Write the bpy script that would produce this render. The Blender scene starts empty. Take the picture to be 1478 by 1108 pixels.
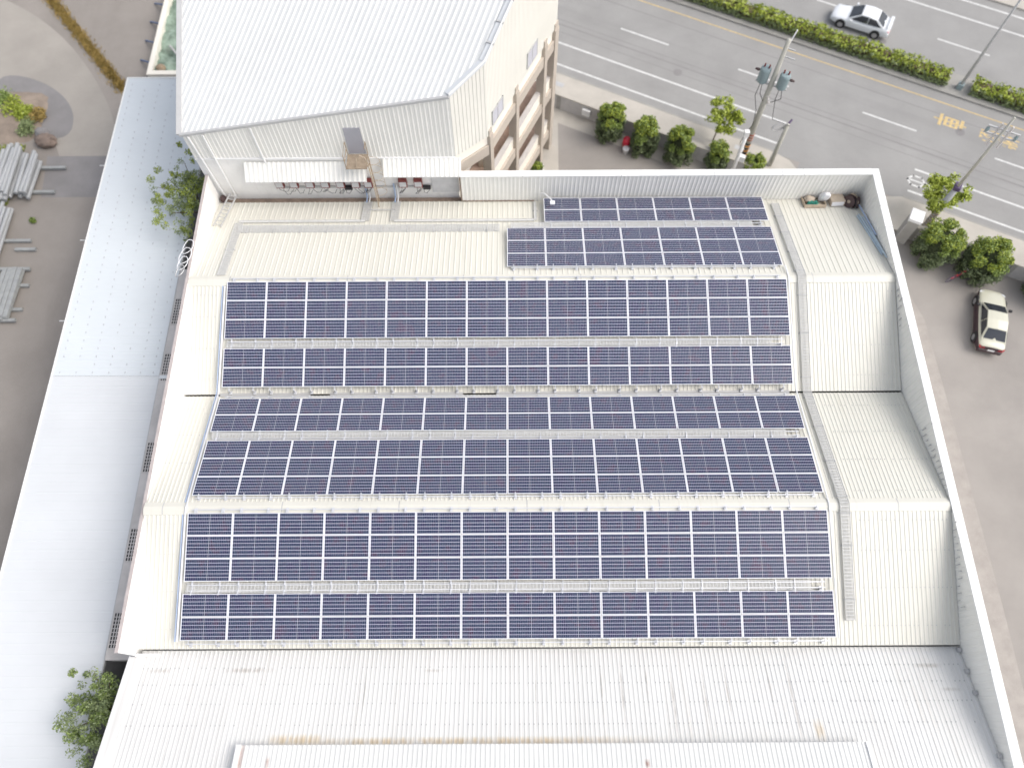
import bpy, bmesh, math, random
from mathutils import Vector, Matrix
random.seed(7)
rad = math.radians
sc = bpy.context.scene
col = sc.collection

# ------------------------------------------------------------------ camera
CAMPOS = Vector((0.268936, -11.13997, 44.16645))
PITCH, YAW, ROLL = 1.15837967, 0.00197596, -0.00763862
FPX = 1115.643
cp, sp = math.cos(PITCH), math.sin(PITCH)
Rz = Matrix.Rotation(YAW, 3, 'Z')
right = Rz @ Vector((1, 0, 0)); fwd = Rz @ Vector((0, cp, -sp)); down = Rz @ Vector((0, -sp, -cp))
cr, sr = math.cos(ROLL), math.sin(ROLL)
right, down = cr * right - sr * down, sr * right + cr * down
cd = bpy.data.cameras.new('camera'); cam = bpy.data.objects.new('camera', cd); col.objects.link(cam)
M = Matrix((right, -down, -fwd)).transposed().to_4x4(); M.translation = CAMPOS
cam.matrix_world = M
cd.sensor_fit = 'HORIZONTAL'; cd.sensor_width = 36.0; cd.lens = FPX / 1478 * 36
cd.clip_end = 1000
cd.dof.use_dof = True; cd.dof.focus_distance = 37.5; cd.dof.aperture_fstop = 0.10
sc.camera = cam

# ------------------------------------------------------------------ light
SUN_EL, SUN_AZ = rad(50), rad(-10)        # azimuth measured from +X towards +Y
w = bpy.data.worlds.new('World'); sc.world = w; w.use_nodes = True
nt = w.node_tree; bg = nt.nodes['Background']
sky = nt.nodes.new('ShaderNodeTexSky'); sky.sky_type = 'NISHITA'; sky.sun_disc = False
sky.sun_elevation = SUN_EL; sky.sun_rotation = math.pi / 2 - SUN_AZ
sky.dust_density = 4.0; sky.air_density = 1.0; sky.ozone_density = .7
hs = nt.nodes.new('ShaderNodeHueSaturation'); hs.inputs['Saturation'].default_value = .42
nt.links.new(sky.outputs[0], hs.inputs['Color']); nt.links.new(hs.outputs[0], bg.inputs[0]); bg.inputs[1].default_value = 0.15
sl = bpy.data.lights.new('sun', 'SUN'); sl.energy = 0.75; sl.angle = rad(45); sl.color = (1, .955, .88)
so = bpy.data.objects.new('sun', sl); col.objects.link(so)
sd = Vector((math.cos(SUN_EL) * math.cos(SUN_AZ), math.cos(SUN_EL) * math.sin(SUN_AZ), math.sin(SUN_EL)))
so.rotation_euler = sd.to_track_quat('Z', 'Y').to_euler(); so.location = (30, 10, 60)
sc.view_settings.view_transform = 'Standard'; sc.view_settings.look = 'None'
sc.view_settings.exposure = 0.60; sc.view_settings.gamma = 1

# ------------------------------------------------------------------ mesh helpers
class MB:
    def __init__(s): s.v = []; s.f = []
    def add(s, vs, fs):
        o = len(s.v); s.v += [tuple(p) for p in vs]; s.f += [tuple(i + o for i in f) for f in fs]; return s
    def box(s, x0, y0, z0, x1, y1, z1):
        return s.add([(x0,y0,z0),(x1,y0,z0),(x1,y1,z0),(x0,y1,z0),(x0,y0,z1),(x1,y0,z1),(x1,y1,z1),(x0,y1,z1)],
                     [(0,3,2,1),(4,5,6,7),(0,1,5,4),(1,2,6,5),(2,3,7,6),(3,0,4,7)])
    def obox(s, c, ax, ay, az, hx, hy, hz):
        c = Vector(c); vs = []
        for z in (-1, 1):
            for x, y in ((-1,-1),(1,-1),(1,1),(-1,1)):
                vs.append(c + ax*hx*x + ay*hy*y + az*hz*z)
        return s.add(vs, [(0,3,2,1),(4,5,6,7),(0,1,5,4),(1,2,6,5),(2,3,7,6),(3,0,4,7)])
    def bar(s, a, b, w, h, up=(0,0,1)):
        a = Vector(a); b = Vector(b); d = (b - a); L = d.length
        if L < 1e-6: return s
        d /= L; u = Vector(up); side = d.cross(u)
        if side.length < 1e-4: side = d.cross(Vector((1,0,0)))
        side.normalize(); u = side.cross(d)
        return s.obox((a + b) / 2, d, side, u, L / 2, w / 2, h / 2)
    def tube(s, pts, r, n=8, cap=True):
        pts = [Vector(p) for p in pts]
        rs = r if isinstance(r, (list, tuple)) else [r] * len(pts)
        vs = []; prev = None
        for i, p in enumerate(pts):
            d = (pts[min(i+1, len(pts)-1)] - pts[max(i-1, 0)])
            d = d.normalized() if d.length > 1e-9 else Vector((0,0,1))
            if prev is None:
                a = d.cross(Vector((0,0,1)))
                if a.length < 1e-3: a = d.cross(Vector((1,0,0)))
            else: a = prev - d * prev.dot(d)
            a.normalize(); prev = a; b = d.cross(a)
            for k in range(n):
                t = 2*math.pi*k/n; vs.append(p + (a*math.cos(t) + b*math.sin(t)) * rs[i])
        fs = []
        for i in range(len(pts)-1):
            for k in range(n):
                fs.append((i*n+k, i*n+(k+1)%n, (i+1)*n+(k+1)%n, (i+1)*n+k))
        if cap:
            fs.append(tuple(range(n-1, -1, -1))); fs.append(tuple((len(pts)-1)*n+k for k in range(n)))
        return s.add(vs, fs)
    def prism(s, poly, z0, z1):
        n = len(poly)
        vs = [(p[0], p[1], z0) for p in poly] + [(p[0], p[1], z1) for p in poly]
        fs = [tuple(range(n-1, -1, -1)), tuple(range(n, 2*n))] + [(i, (i+1) % n, n+(i+1) % n, n+i) for i in range(n)]
        return s.add(vs, fs)
    def lathe(s, c, prof, n=20, axis=None):
        c = Vector(c); ax = Vector(axis or (0,0,1)).normalized()
        a = ax.cross(Vector((0,1,0)))
        if a.length < 1e-3: a = ax.cross(Vector((1,0,0)))
        a.normalize(); b = ax.cross(a); vs = []
        for r, z in prof:
            for k in range(n):
                t = 2*math.pi*k/n; vs.append(c + ax*z + (a*math.cos(t)+b*math.sin(t))*r)
        fs = []
        for i in range(len(prof)-1):
            for k in range(n): fs.append((i*n+k, i*n+(k+1)%n, (i+1)*n+(k+1)%n, (i+1)*n+k))
        fs.append(tuple(range(n-1, -1, -1))); fs.append(tuple((len(prof)-1)*n+k for k in range(n)))
        return s.add(vs, fs)
    def quad(s, a, b, c, d): return s.add([a,b,c,d], [(0,1,2,3)])
    def ribs(s, poly, bdir, spacing, h=.035, top=.06, slope=.025, up=(0,0,1), phase=0.0):
        """ribbed metal sheet over a convex planar polygon, ribs along bdir"""
        poly = [Vector(p) for p in poly]; b = Vector(bdir).normalized()
        nrm = Vector((0,0,0))
        for i in range(len(poly)):
            p, q = poly[i], poly[(i+1) % len(poly)]; nrm += p.cross(q)
        nrm.normalize()
        if nrm.dot(Vector(up)) < 0: nrm = -nrm
        b = (b - nrm*b.dot(nrm)).normalized(); a = b.cross(nrm); o = poly[0]
        P2 = [((p-o).dot(a), (p-o).dot(b)) for p in poly]
        amin = min(p[0] for p in P2); amax = max(p[0] for p in P2)
        prof = []; x = math.floor(amin/spacing)*spacing + phase
        while x < amax + spacing:
            for dx, hh in ((0,0), (slope,h), (slope+top,h), (2*slope+top,0)): prof.append((x+dx, hh))
            x += spacing
        xs = [q for q in prof if amin+1e-5 < q[0] < amax-1e-5]
        def hat(x):
            for (x0,h0),(x1,h1) in zip(prof, prof[1:]):
                if x0 <= x <= x1: return h0 + (h1-h0)*(x-x0)/max(x1-x0,1e-9)
            return 0
        for q in P2: xs.append((q[0], hat(q[0])))
        xs = sorted(set((round(x,5), hh) for x, hh in xs))
        ok = []
        for x, hh in xs:
            bs = []
            for i in range(len(P2)):
                p, q = P2[i], P2[(i+1) % len(P2)]
                if min(p[0],q[0])-1e-5 <= x <= max(p[0],q[0])+1e-5:
                    if abs(p[0]-q[0]) < 2e-5: bs += [p[1], q[1]]
                    else: bs.append(p[1] + (q[1]-p[1])*(x-p[0])/(q[0]-p[0]))
            if len(bs) >= 2: ok.append((x, min(bs), max(bs), hh))
        vs = []; fs = []
        for x, b0, b1, hh in ok:
            vs += [o + a*x + b*b0 + nrm*hh, o + a*x + b*b1 + nrm*hh]
        for i in range(len(ok)-1): fs.append((2*i, 2*i+2, 2*i+3, 2*i+1))
        return s.add(vs, fs)
    def build(s, name, m, parent=None, smooth=False, loc=None):
        me = bpy.data.meshes.new(name); me.from_pydata(s.v, [], s.f); me.update()
        if m is not None: me.materials.append(m)
        if smooth:
            for p in me.polygons: p.use_smooth = True
        o = bpy.data.objects.new(name, me); col.objects.link(o)
        if parent: o.parent = parent
        if loc is not None: o.location = loc
        return o

def tag(o, label=None, cat=None, group=None, kind=None):
    if label: o['label'] = label
    if cat: o['category'] = cat
    if group: o['group'] = group
    if kind: o['kind'] = kind
    return o
def empty(name, label, cat, loc=(0,0,0), rz=0, group=None):
    o = bpy.data.objects.new(name, None); col.objects.link(o); o.location = loc; o.rotation_euler = (0,0,rz)
    o.empty_display_size = .2
    return tag(o, label, cat, group)
def bevel(o, wd=.02, seg=2):
    m = o.modifiers.new('bevel', 'BEVEL'); m.width = wd; m.segments = seg; m.limit_method = 'ANGLE'; return o

# ------------------------------------------------------------------ materials
def nd(nt, t, **kw):
    n = nt.nodes.new(t)
    for k, v in kw.items():
        if k.startswith('i_'):
            key = k[2:]; n.inputs[int(key) if key.isdigit() else key].default_value = v
        else: setattr(n, k, v)
    return n
def mat(name, c, rough=.6, amt=.08, scale=3.0, stretch=(1,1,1), metal=0.0, c2=None, fine=0.0, bump=0.0, bscale=40.0, spec=.5, coat=0):
    m = bpy.data.materials.new(name); m.use_nodes = True; nt = m.node_tree; L = nt.links.new
    b = nt.nodes['Principled BSDF']; b.inputs['Roughness'].default_value = rough; b.inputs['Metallic'].default_value = metal
    b.inputs['Specular IOR Level'].default_value = spec
    if coat: b.inputs['Coat Weight'].default_value = coat
    tc = nd(nt, 'ShaderNodeTexCoord'); mp = nd(nt, 'ShaderNodeMapping'); mp.inputs['Scale'].default_value = stretch
    L(tc.outputs['Object'], mp.inputs[0])
    nz = nd(nt, 'ShaderNodeTexNoise', i_Scale=scale, i_Detail=6.0, i_Roughness=.6); L(mp.outputs[0], nz.inputs['Vector'])
    mx = nd(nt, 'ShaderNodeMix', data_type='RGBA')
    lo = [max(0, x*(1-amt)) for x in c]; hi = c2 if c2 else [min(1, x*(1+amt)) for x in c]
    rp = nd(nt, 'ShaderNodeMapRange'); rp.inputs[1].default_value = .3; rp.inputs[2].default_value = .7
    L(nz.outputs['Fac'], rp.inputs[0]); L(rp.outputs[0], mx.inputs['Factor'])
    mx.inputs[6].default_value = (*lo, 1); mx.inputs[7].default_value = (*hi, 1)
    out = mx.outputs[2]
    if fine:
        n2 = nd(nt, 'ShaderNodeTexNoise', i_Scale=60.0, i_Detail=4.0); L(tc.outputs['Object'], n2.inputs['Vector'])
        r2 = nd(nt, 'ShaderNodeMapRange'); r2.inputs[1].default_value = .3; r2.inputs[2].default_value = .7
        r2.inputs[3].default_value = 1-fine; r2.inputs[4].default_value = 1+fine
        L(n2.outputs['Fac'], r2.inputs[0])
        vm = nd(nt, 'ShaderNodeVectorMath', operation='SCALE'); L(out, vm.inputs[0]); L(r2.outputs[0], vm.inputs[3]); out = vm.outputs[0]
    L(out, b.inputs['Base Color'])
    if bump:
        n3 = nd(nt, 'ShaderNodeTexNoise', i_Scale=bscale, i_Detail=5.0); L(tc.outputs['Object'], n3.inputs['Vector'])
        bp = nd(nt, 'ShaderNodeBump', i_Strength=bump); bp.inputs['Distance'].default_value = .02
        L(n3.outputs['Fac'], bp.inputs['Height']); L(bp.outputs[0], b.inputs['Normal'])
    m['out'] = 0
    return m
def base_socket(m):
    b = m.node_tree.nodes['Principled BSDF']; return b.inputs['Base Color'].links[0].from_socket, b
def add_stain(m, color, boxes=(), streak=None, strength=1.0, rot=0):
    """stains with a shape of their own: soft boxes (x,y,hx,hy) in object space broken up by noise, or streaks along Y"""
    nt = m.node_tree; L = nt.links.new; src, b = base_socket(m)
    tc = nd(nt, 'ShaderNodeTexCoord'); sx = nd(nt, 'ShaderNodeSeparateXYZ'); L(tc.outputs['Object'], sx.inputs[0])
    fac = None
    def comb(a, c, op):
        n = nd(nt, 'ShaderNodeMath', operation=op); L(a, n.inputs[0])
        if isinstance(c, (int, float)): n.inputs[1].default_value = c
        else: L(c, n.inputs[1])
        return n.outputs[0]
    for (x, y, hx, hy) in boxes:
        ax = comb(comb(comb(sx.outputs[0], -x, 'ADD'), 1.0, 'MULTIPLY'), 0, 'ADD')
        n = nd(nt, 'ShaderNodeMath', operation='ABSOLUTE'); L(ax, n.inputs[0])
        r = nd(nt, 'ShaderNodeMapRange'); L(n.outputs[0], r.inputs[0]); r.inputs[1].default_value = hx*.4; r.inputs[2].default_value = hx; r.inputs[3].default_value = 1; r.inputs[4].default_value = 0
        ay = comb(sx.outputs[1], -y, 'ADD'); n2 = nd(nt, 'ShaderNodeMath', operation='ABSOLUTE'); L(ay, n2.inputs[0])
        r2 = nd(nt, 'ShaderNodeMapRange'); L(n2.outputs[0], r2.inputs[0]); r2.inputs[1].default_value = hy*.2; r2.inputs[2].default_value = hy; r2.inputs[3].default_value = 1; r2.inputs[4].default_value = 0
        f = comb(r.outputs[0], r2.outputs[0], 'MULTIPLY')
        fac = f if fac is None else comb(fac, f, 'MAXIMUM')
    mp = nd(nt, 'ShaderNodeMapping'); L(tc.outputs['Object'], mp.inputs[0])
    mp.inputs['Scale'].default_value = streak if streak else (6, 1.2, 1)
    if rot:
        m0 = nd(nt, 'ShaderNodeMapping'); L(tc.outputs['Object'], m0.inputs[0]); m0.inputs['Rotation'].default_value = (0,0,rot); L(m0.outputs[0], mp.inputs[0])
    nz = nd(nt, 'ShaderNodeTexNoise', i_Scale=1.0, i_Detail=5.0, i_Roughness=.65); L(mp.outputs[0], nz.inputs['Vector'])
    r3 = nd(nt, 'ShaderNodeMapRange'); L(nz.outputs['Fac'], r3.inputs[0])
    r3.inputs[1].default_value = .55 if fac is None else .3; r3.inputs[2].default_value = .8 if fac is None else .6
    r3.inputs[3].default_value = 0; r3.inputs[4].default_value = strength
    f = r3.outputs[0] if fac is None else comb(fac, r3.outputs[0], 'MULTIPLY')
    mx = nd(nt, 'ShaderNodeMix', data_type='RGBA'); L(f, mx.inputs['Factor']); L(src, mx.inputs[6]); mx.inputs[7].default_value = (*color, 1)
    L(mx.outputs[2], b.inputs['Base Color'])

ROOF = mat('cream_roof', (.68,.665,.60), .45, .04, .35, (1,.25,1)); add_stain(ROOF, (.50,.47,.38), streak=(5,.15,1), strength=.35)
ROOFE = mat('old_white_roof', (.70,.695,.68), .5, .05, .5, (1,.2,1))
add_stain(ROOFE, (.45,.41,.36), streak=(3.2,.13,.13), strength=.4)
add_stain(ROOFE, (.34,.30,.26), boxes=[(-11.6,-8.95,1.3,.14), (-15.6,-8.95,.6,.12), (18.7,-8.9,.7,.12), (19.4,-9.9,.5,.1), (-3.3,-9.0,.5,.1)], strength=.55)
add_stain(ROOFE, (.55,.38,.16), boxes=[(-8.9,-11.78,1.5,.28), (13.2,-11.5,.25,.5), (-2,-11.85,9,.2)], strength=.6)
add_stain(ROOFE, (.42,.40,.38), boxes=[(5.0,-10,.09,1.5),(6.1,-9.7,.07,1.3),(7.2,-10.4,.1,1.9),(4.1,-9.9,.06,1.3),(8.6,-10.1,.06,1.6),(9.6,-9.8,.06,1.4),(12.4,-10.4,.08,2),(11.5,-9.9,.06,1.5),(-6.3,-9.9,.05,1.2),(1.2,-10.1,.05,1.4)], strength=.85)
MONI = mat('monitor_roof', (.70,.70,.685), .5, .04, .5, (1,.3,1)); add_stain(MONI, (.30,.14,.10), boxes=[(-11.0,-13,.12,1.6),(-9.9,-12.6,.1,.3),(5.7,-12.7,.12,.2)], strength=.8)
ROOFU = mat('cool_white_roof', (.70,.71,.705), .4, .03, .4); add_stain(ROOFU, (.55,.56,.56), streak=(.7,2.2,1), strength=.25)
WALLW = mat('white_cladding', (.80,.79,.755), .5, .04, .6); add_stain(WALLW, (.48,.46,.42), streak=(3,3,.2), strength=.25)
CREAM = mat('cream_cladding', (.74,.725,.67), .5, .03, .5)
PLASTER = mat('white_plaster', (.84,.83,.81), .8, .06, .9); add_stain(PLASTER, (.52,.49,.45), streak=(1.6,1.6,.5), strength=.45)
CAPM = mat('parapet_cap', (.80,.80,.79), .4, .02, 1.0)
PINKCAP = mat('weathered_coping', (.45,.40,.39), .8, .12, 2.5)
BEIGE = mat('beige_concrete', (.47,.415,.36), .8, .06, 1.2)
CREAMP = mat('cream_panel', (.82,.78,.70), .75, .04, 1.0)
SILL = mat('pale_sill', (.58,.55,.53), .8, .06, 2)
TILE = mat('terracotta_tile', (.45,.33,.27), .7, .15, 3)
SHEDR = mat('pale_blue_roof', (.63,.67,.70), .45, .03, .3)
SHEDR2 = mat('pale_grey_roof', (.63,.65,.67), .45, .04, .25)
SLABM = mat('gap_slab_concrete', (.50,.48,.47), .9, .12, 1.2)
SHEDW = mat('grey_shed_wall', (.27,.27,.28), .85, .12, 1.5)
ALU = mat('aluminium', (.66,.67,.70), .35, .04, 3, metal=.25)
GALV = mat('galvanised', (.50,.50,.50), .45, .10, 5, metal=.2)
TRAY = mat('grey_tray', (.60,.60,.59), .55, .08, 5)
DARK = mat('dark_gap', (.03,.028,.026), .9)
RUSTG = mat('dirty_gutter', (.25,.19,.15), .9, .25, 3)
GREYM = mat('grey_trim', (.48,.48,.48), .5, .06, 2)
BLUEP = mat('blue_tube', (.42,.52,.70), .4, .06, 3)
WHITEP = mat('white_paint', (.80,.80,.80), .45, .04, 2)
ASPH = mat('asphalt', (.30,.295,.288), .9, .10, .25, fine=.12, bump=.2)
add_stain(ASPH, (.235,.23,.226), streak=(.03,.55,1), strength=.55, rot=rad(26.4)); add_stain(ASPH, (.22,.215,.21), streak=(.4,.5,1), strength=.3)
LOT = mat('concrete_lot', (.315,.292,.272), .9, .10, .3, fine=.12, bump=.15); add_stain(LOT, (.25,.232,.218), streak=(.28,.22,1), strength=.45)
DIRT = mat('dusty_yard', (.275,.25,.228), .95, .13, .22, fine=.16, bump=.3); add_stain(DIRT, (.205,.185,.17), streak=(.5,.12,1), strength=.45)
DRIVE = mat('worn_track', (.335,.31,.28), .95, .10, .3, fine=.14, bump=.3)
PATCH = mat('patch_asphalt_and_shade', (.235,.225,.225), .95, .10, .6, fine=.14)
PAVE = mat('pavement', (.47,.44,.395), .9, .10, .6, fine=.1)
KERB = mat('kerb_stone', (.34,.33,.31), .9, .10, 1)
APRON = mat('apron_strip', (.36,.33,.305), .9, .12, 1.2, fine=.1)
LINEW = mat('line_white', (.62,.62,.61), .8, .14, 3)
LINEY = mat('line_yellow', (.58,.44,.22), .8, .25, 6)
GWALL = mat('grey_wall', (.52,.505,.50), .9, .12, 1.3)
CONC = mat('pole_concrete', (.46,.45,.40), .85, .08, 2)
TRANS = mat('transformer_paint', (.25,.32,.335), .5, .08, 3)
BLACK = mat('black_rubber', (.025,.025,.028), .7)
CABLE = mat('black_cable', (.05,.05,.055), .6)
ORANGE = mat('orange_tape', (.75,.30,.05), .5)
REDB = mat('red_tape', (.38,.12,.08), .6)
RUST = mat('rusty_steel', (.33,.25,.17), .8, .25, 5)
WOOD = mat('plywood', (.34,.27,.20), .8, .2, 4)
INVR = mat('inverter_red', (.20,.045,.04), .5)
INVG = mat('inverter_grey', (.55,.55,.56), .5)
DOORM = mat('grey_door', (.36,.36,.40), .45, .06, 1.5)
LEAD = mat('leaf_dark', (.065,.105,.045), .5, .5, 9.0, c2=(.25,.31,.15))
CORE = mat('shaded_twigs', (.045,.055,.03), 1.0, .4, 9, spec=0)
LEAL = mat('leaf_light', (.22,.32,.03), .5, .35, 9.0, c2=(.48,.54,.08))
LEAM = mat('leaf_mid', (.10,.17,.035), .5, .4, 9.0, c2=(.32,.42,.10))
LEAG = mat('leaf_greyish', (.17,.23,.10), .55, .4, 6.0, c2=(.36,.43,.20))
LEAY = mat('dry_grass', (.34,.25,.07), .9, .35, 2.0, c2=(.46,.33,.11))
TWIG = mat('bark', (.12,.085,.06), .9, .2, 5)
NETM = mat('green_netting', (.17,.24,.18), .9, .35, 1.6, c2=(.36,.46,.38)); add_stain(NETM, (.30,.29,.25), streak=(.9,.7,1), strength=.9)
CARW = mat('white_car_paint', (.78,.80,.83), .25, .01, 1, coat=.6)
CARC = mat('champagne_car_paint', (.56,.55,.45), .28, .02, 1, coat=.6)
CARB = mat('maroon_trim_and_shade', (.045,.022,.028), .35, .05, 2, coat=.3)  # maroon rear and bumpers, plus shade painted onto the flanks
GLASS = mat('car_glass', (.02,.025,.035), .06, .02, 1, spec=.8)
CHROME = mat('wheel_rim', (.45,.45,.47), .3, .04, 3, metal=.6)
LAMPR = mat('tail_lamp', (.45,.02,.03), .3)
LAMPW = mat('head_lamp', (.75,.77,.8), .15)
TUBEG = mat('pale_pole', (.36,.37,.38), .6, .10, 3)
PLANK = mat('grey_plank', (.31,.32,.32), .75, .15, 2.5)
PURP = mat('dark_purple_paint', (.09,.06,.13), .5)
REDP = mat('red_plastic', (.62,.03,.06), .4)
SACK = mat('white_sack', (.78,.78,.80), .7, .05, 3)
CARD = mat('cardboard', (.47,.40,.32), .8, .1, 3)
TEAL = mat('teal_net', (.06,.35,.27), .7, .3, 6)
BROWN = mat('dark_brown_reel', (.075,.045,.045), .6, .2, 4)
TAN = mat('tan_cloth', (.45,.37,.28), .8, .15, 4)
STEELB = mat('bluish_steel', (.50,.60,.68), .35, .08, 4, metal=.3)
BOULD = mat('boulder_stone', (.20,.155,.13), .95, .25, 2, bump=.5, bscale=6)
SOIL = mat('soil_heap', (.27,.22,.18), .95, .25, 1.0, fine=.2, bump=.5, bscale=6)

def panel_mat():
    m = bpy.data.materials.new('solar_cells'); m.use_nodes = True; nt = m.node_tree; L = nt.links.new
    b = nt.nodes['Principled BSDF']; b.inputs['Roughness'].default_value = .25; b.inputs['Specular IOR Level'].default_value = .22
    tc = nd(nt, 'ShaderNodeTexCoord'); sx = nd(nt, 'ShaderNodeSeparateXYZ'); L(tc.outputs['Object'], sx.inputs[0])
    def line(sock, period, half, off=0.0):
        a = nd(nt, 'ShaderNodeMath', operation='ADD'); L(sock, a.inputs[0]); a.inputs[1].default_value = off + period*100
        p = nd(nt, 'ShaderNodeMath', operation='PINGPONG'); L(a.outputs[0], p.inputs[0]); p.inputs[1].default_value = period/2
        r = nd(nt, 'ShaderNodeMath', operation='LESS_THAN'); L(p.outputs[0], r.inputs[0]); r.inputs[1].default_value = half
        return r.outputs[0]
    vx = line(sx.outputs[0], .0828, .0062); vy = line(sx.outputs[1], .1590, .0115)
    ab = nd(nt, 'ShaderNodeMath', operation='ABSOLUTE'); L(sx.outputs[0], ab.inputs[0])
    ce = nd(nt, 'ShaderNodeMath', operation='LESS_THAN'); L(ab.outputs[0], ce.inputs[0]); ce.inputs[1].default_value = .012
    oi = nd(nt, 'ShaderNodeObjectInfo')
    mp = nd(nt, 'ShaderNodeVectorMath', operation='ADD'); L(tc.outputs['Object'], mp.inputs[0])
    cx = nd(nt, 'ShaderNodeCombineXYZ'); ml = nd(nt, 'ShaderNodeMath', operation='MULTIPLY', i_1=57.0); L(oi.outputs['Random'], ml.inputs[0]); L(ml.outputs[0], cx.inputs[2]); L(cx.outputs[0], mp.inputs[1])
    nz = nd(nt, 'ShaderNodeTexNoise', i_Scale=2.3, i_Detail=3.0); L(mp.outputs[0], nz.inputs['Vector'])
    cr_ = nd(nt, 'ShaderNodeValToRGB'); e = cr_.color_ramp.elements
    e[0].position = .35; e[0].color = (.017,.018,.060,1); e[1].position = .68; e[1].color = (.044,.022,.052,1)
    k = cr_.color_ramp.elements.new(.52); k.color = (.014,.032,.068,1)
    L(nz.outputs['Fac'], cr_.inputs[0])
    m1 = nd(nt, 'ShaderNodeMix', data_type='RGBA'); L(vx, m1.inputs['Factor']); L(cr_.outputs[0], m1.inputs[6]); m1.inputs[7].default_value = (.29,.29,.39,1)
    m2 = nd(nt, 'ShaderNodeMix', data_type='RGBA'); L(vy, m2.inputs['Factor']); L(m1.outputs[2], m2.inputs[6]); m2.inputs[7].default_value = (.46,.455,.54,1)
    m3 = nd(nt, 'ShaderNodeMix', data_type='RGBA'); L(ce.outputs[0], m3.inputs['Factor']); L(m2.outputs[2], m3.inputs[6]); m3.inputs[7].default_value = (.40,.40,.46,1)
    L(m3.outputs[2], b.inputs['Base Color'])
    return m
CELLS = panel_mat()
FRAME = mat('panel_frame', (.82,.83,.87), .35, .02, 2)

# ------------------------------------------------------------------ frames of reference
U = Vector((.8955, -.445, 0)); N = Vector((.445, .8955, 0))          # along / across the road
def rd(s, v, z=0): return U*s + N*v + Vector((0,0,z))
def roadbox(mb, s0, s1, v0, v1, z0, z1):
    return mb.prism([rd(s0,v0)[:2], rd(s1,v0)[:2], rd(s1,v1)[:2], rd(s0,v1)[:2]], z0, z1)
def chaikin(pts, n=3):
    for _ in range(n):
        q = []
        for i in range(len(pts)):
            a, b = pts[i], pts[(i+1) % len(pts)]; q += [(a[0]*.75+b[0]*.25, a[1]*.75+b[1]*.25), (a[0]*.25+b[0]*.75, a[1]*.25+b[1]*.75)]
        pts = q
    return pts
def sheet(mb, pts, z):
    return mb.add([(p[0],p[1],z) for p in pts], [tuple(range(len(pts)))])

# ------------------------------------------------------------------ ground and roads
S = lambda o: tag(o, kind='structure')
S(MB().quad((-400,-400,0),(400,-400,0),(400,400,0),(-400,400,0)).build('ground', LOT))
S(sheet(MB(), [(-120,-60),(-26.0,-60),(-26.0,60),(-120,60)], .004).build('yard', DIRT))
S(sheet(MB(), chaikin([(-44,33),(-36.5,31.5),(-32.5,27.5),(-31.2,23.2),(-27.4,23.2),(-29,31),(-37,41),(-50,46)]), .008).build('track', DRIVE))
S(sheet(MB(), chaikin([(-38.5,34.2),(-35,33.4),(-32.2,31),(-31.6,28.2),(-33.2,27.6),(-35,30.4),(-38.5,31.6)]), .012).build('asphalt_and_shade_patch', PATCH))  # ground shadow in the yard, painted as a darker sheet
S(sheet(MB(), [(-33.0,26.2),(-26.4,26.2),(-26.4,22.6),(-32.6,22.6)], .0125).build('asphalt_and_shade_patch', PATCH))
road = S(sheet(MB(), [rd(-90,31.85),rd(120,31.85),rd(120,53.9),rd(-90,53.9)], .006).build('road', ASPH))
# driveway mouth continues the road surface through the gap in the pavement
S(sheet(MB(), [rd(7.4,27.0),rd(13.4,27.0),rd(13.4,31.9),rd(7.4,31.9)], .004).build('driveway', ASPH))
def pavement(poly):
    mb = MB().prism(poly, 0, .13); return S(mb.build('pavement', PAVE))
curve = [rd(5.5,31.85), rd(6.7,31.6), rd(7.5,31.0), rd(7.9,30.2), rd(8.0,29.0)]
pavement([p[:2] for p in [rd(-90,29.1), rd(5.0,29.1), rd(8.0,29.0)][:2]] + [rd(8.0,29.05)[:2]] + [p[:2] for p in reversed(curve[:4])] + [rd(-90,31.85)[:2]])
pavement([rd(13.2,29.1)[:2], rd(120,29.1)[:2], rd(120,32.0)[:2], rd(14.6,32.0)[:2], rd(13.6,31.5)[:2], rd(13.1,30.6)[:2]])
S(roadbox(MB(), -90, 120, 53.9, 62, 0, .14).build('pavement', PAVE))
S(roadbox(MB(), -90, 120, 42.72, 44.9, 0, .15).build('kerb', KERB))
mk = MB(); rnd = random.Random(3)
kb = MB()
roadbox(kb, -90, 5.4, 31.85, 32.0, 0, .137); roadbox(kb, 14.7, 120, 32.0, 32.14, 0, .137)
S(kb.build('kerb', KERB))
for v, a, b in ((32.8,-60,5.4),(34.86,-60,5.45),(32.83,14.9,100),(34.86,14.9,100)): sheet(mk, [rd(a,v-.08),rd(b,v-.08),rd(b,v+.08),rd(a,v+.08)], .010)
for k in range(-4, 8):
    s0 = -9.13 + 9.63*k; sheet(mk, [rd(s0,38.24),rd(s0+4,38.24),rd(s0+4,38.38),rd(s0,38.38)], .010)
    s0 = 3.67 + 9.63*k; sheet(mk, [rd(s0,47.93),rd(s0+4,47.93),rd(s0+4,48.07),rd(s0,48.07)], .010)
for v in (51.15, 53.05): sheet(mk, [rd(-60,v-.08),rd(100,v-.08),rd(100,v+.08),rd(-60,v+.08)], .010)
S(mk.build('road_markings', LINEW, road))
S(sheet(MB(), [rd(-60,41.74),rd(100,41.74),rd(100,41.84),rd(-60,41.84)], .010).build('yellow_line', LINEY, road))
S(sheet(MB(), [(20.76,-30),(27.25,-30),(27.3,-5.6),(27.05,7.7),(26.9,12.6),(25.4,17.2),(20.76,17.2)], .005).build('apron', APRON))
S(sheet(MB(), [(-3,17.2),(2.6,23.2),(3.6,24.0),rd(-9.6,27.6),rd(7,27.6),rd(7,28.85),rd(-13.5,28.85),(-2,20)], .0055).build('lot_apron', PAVE))
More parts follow.
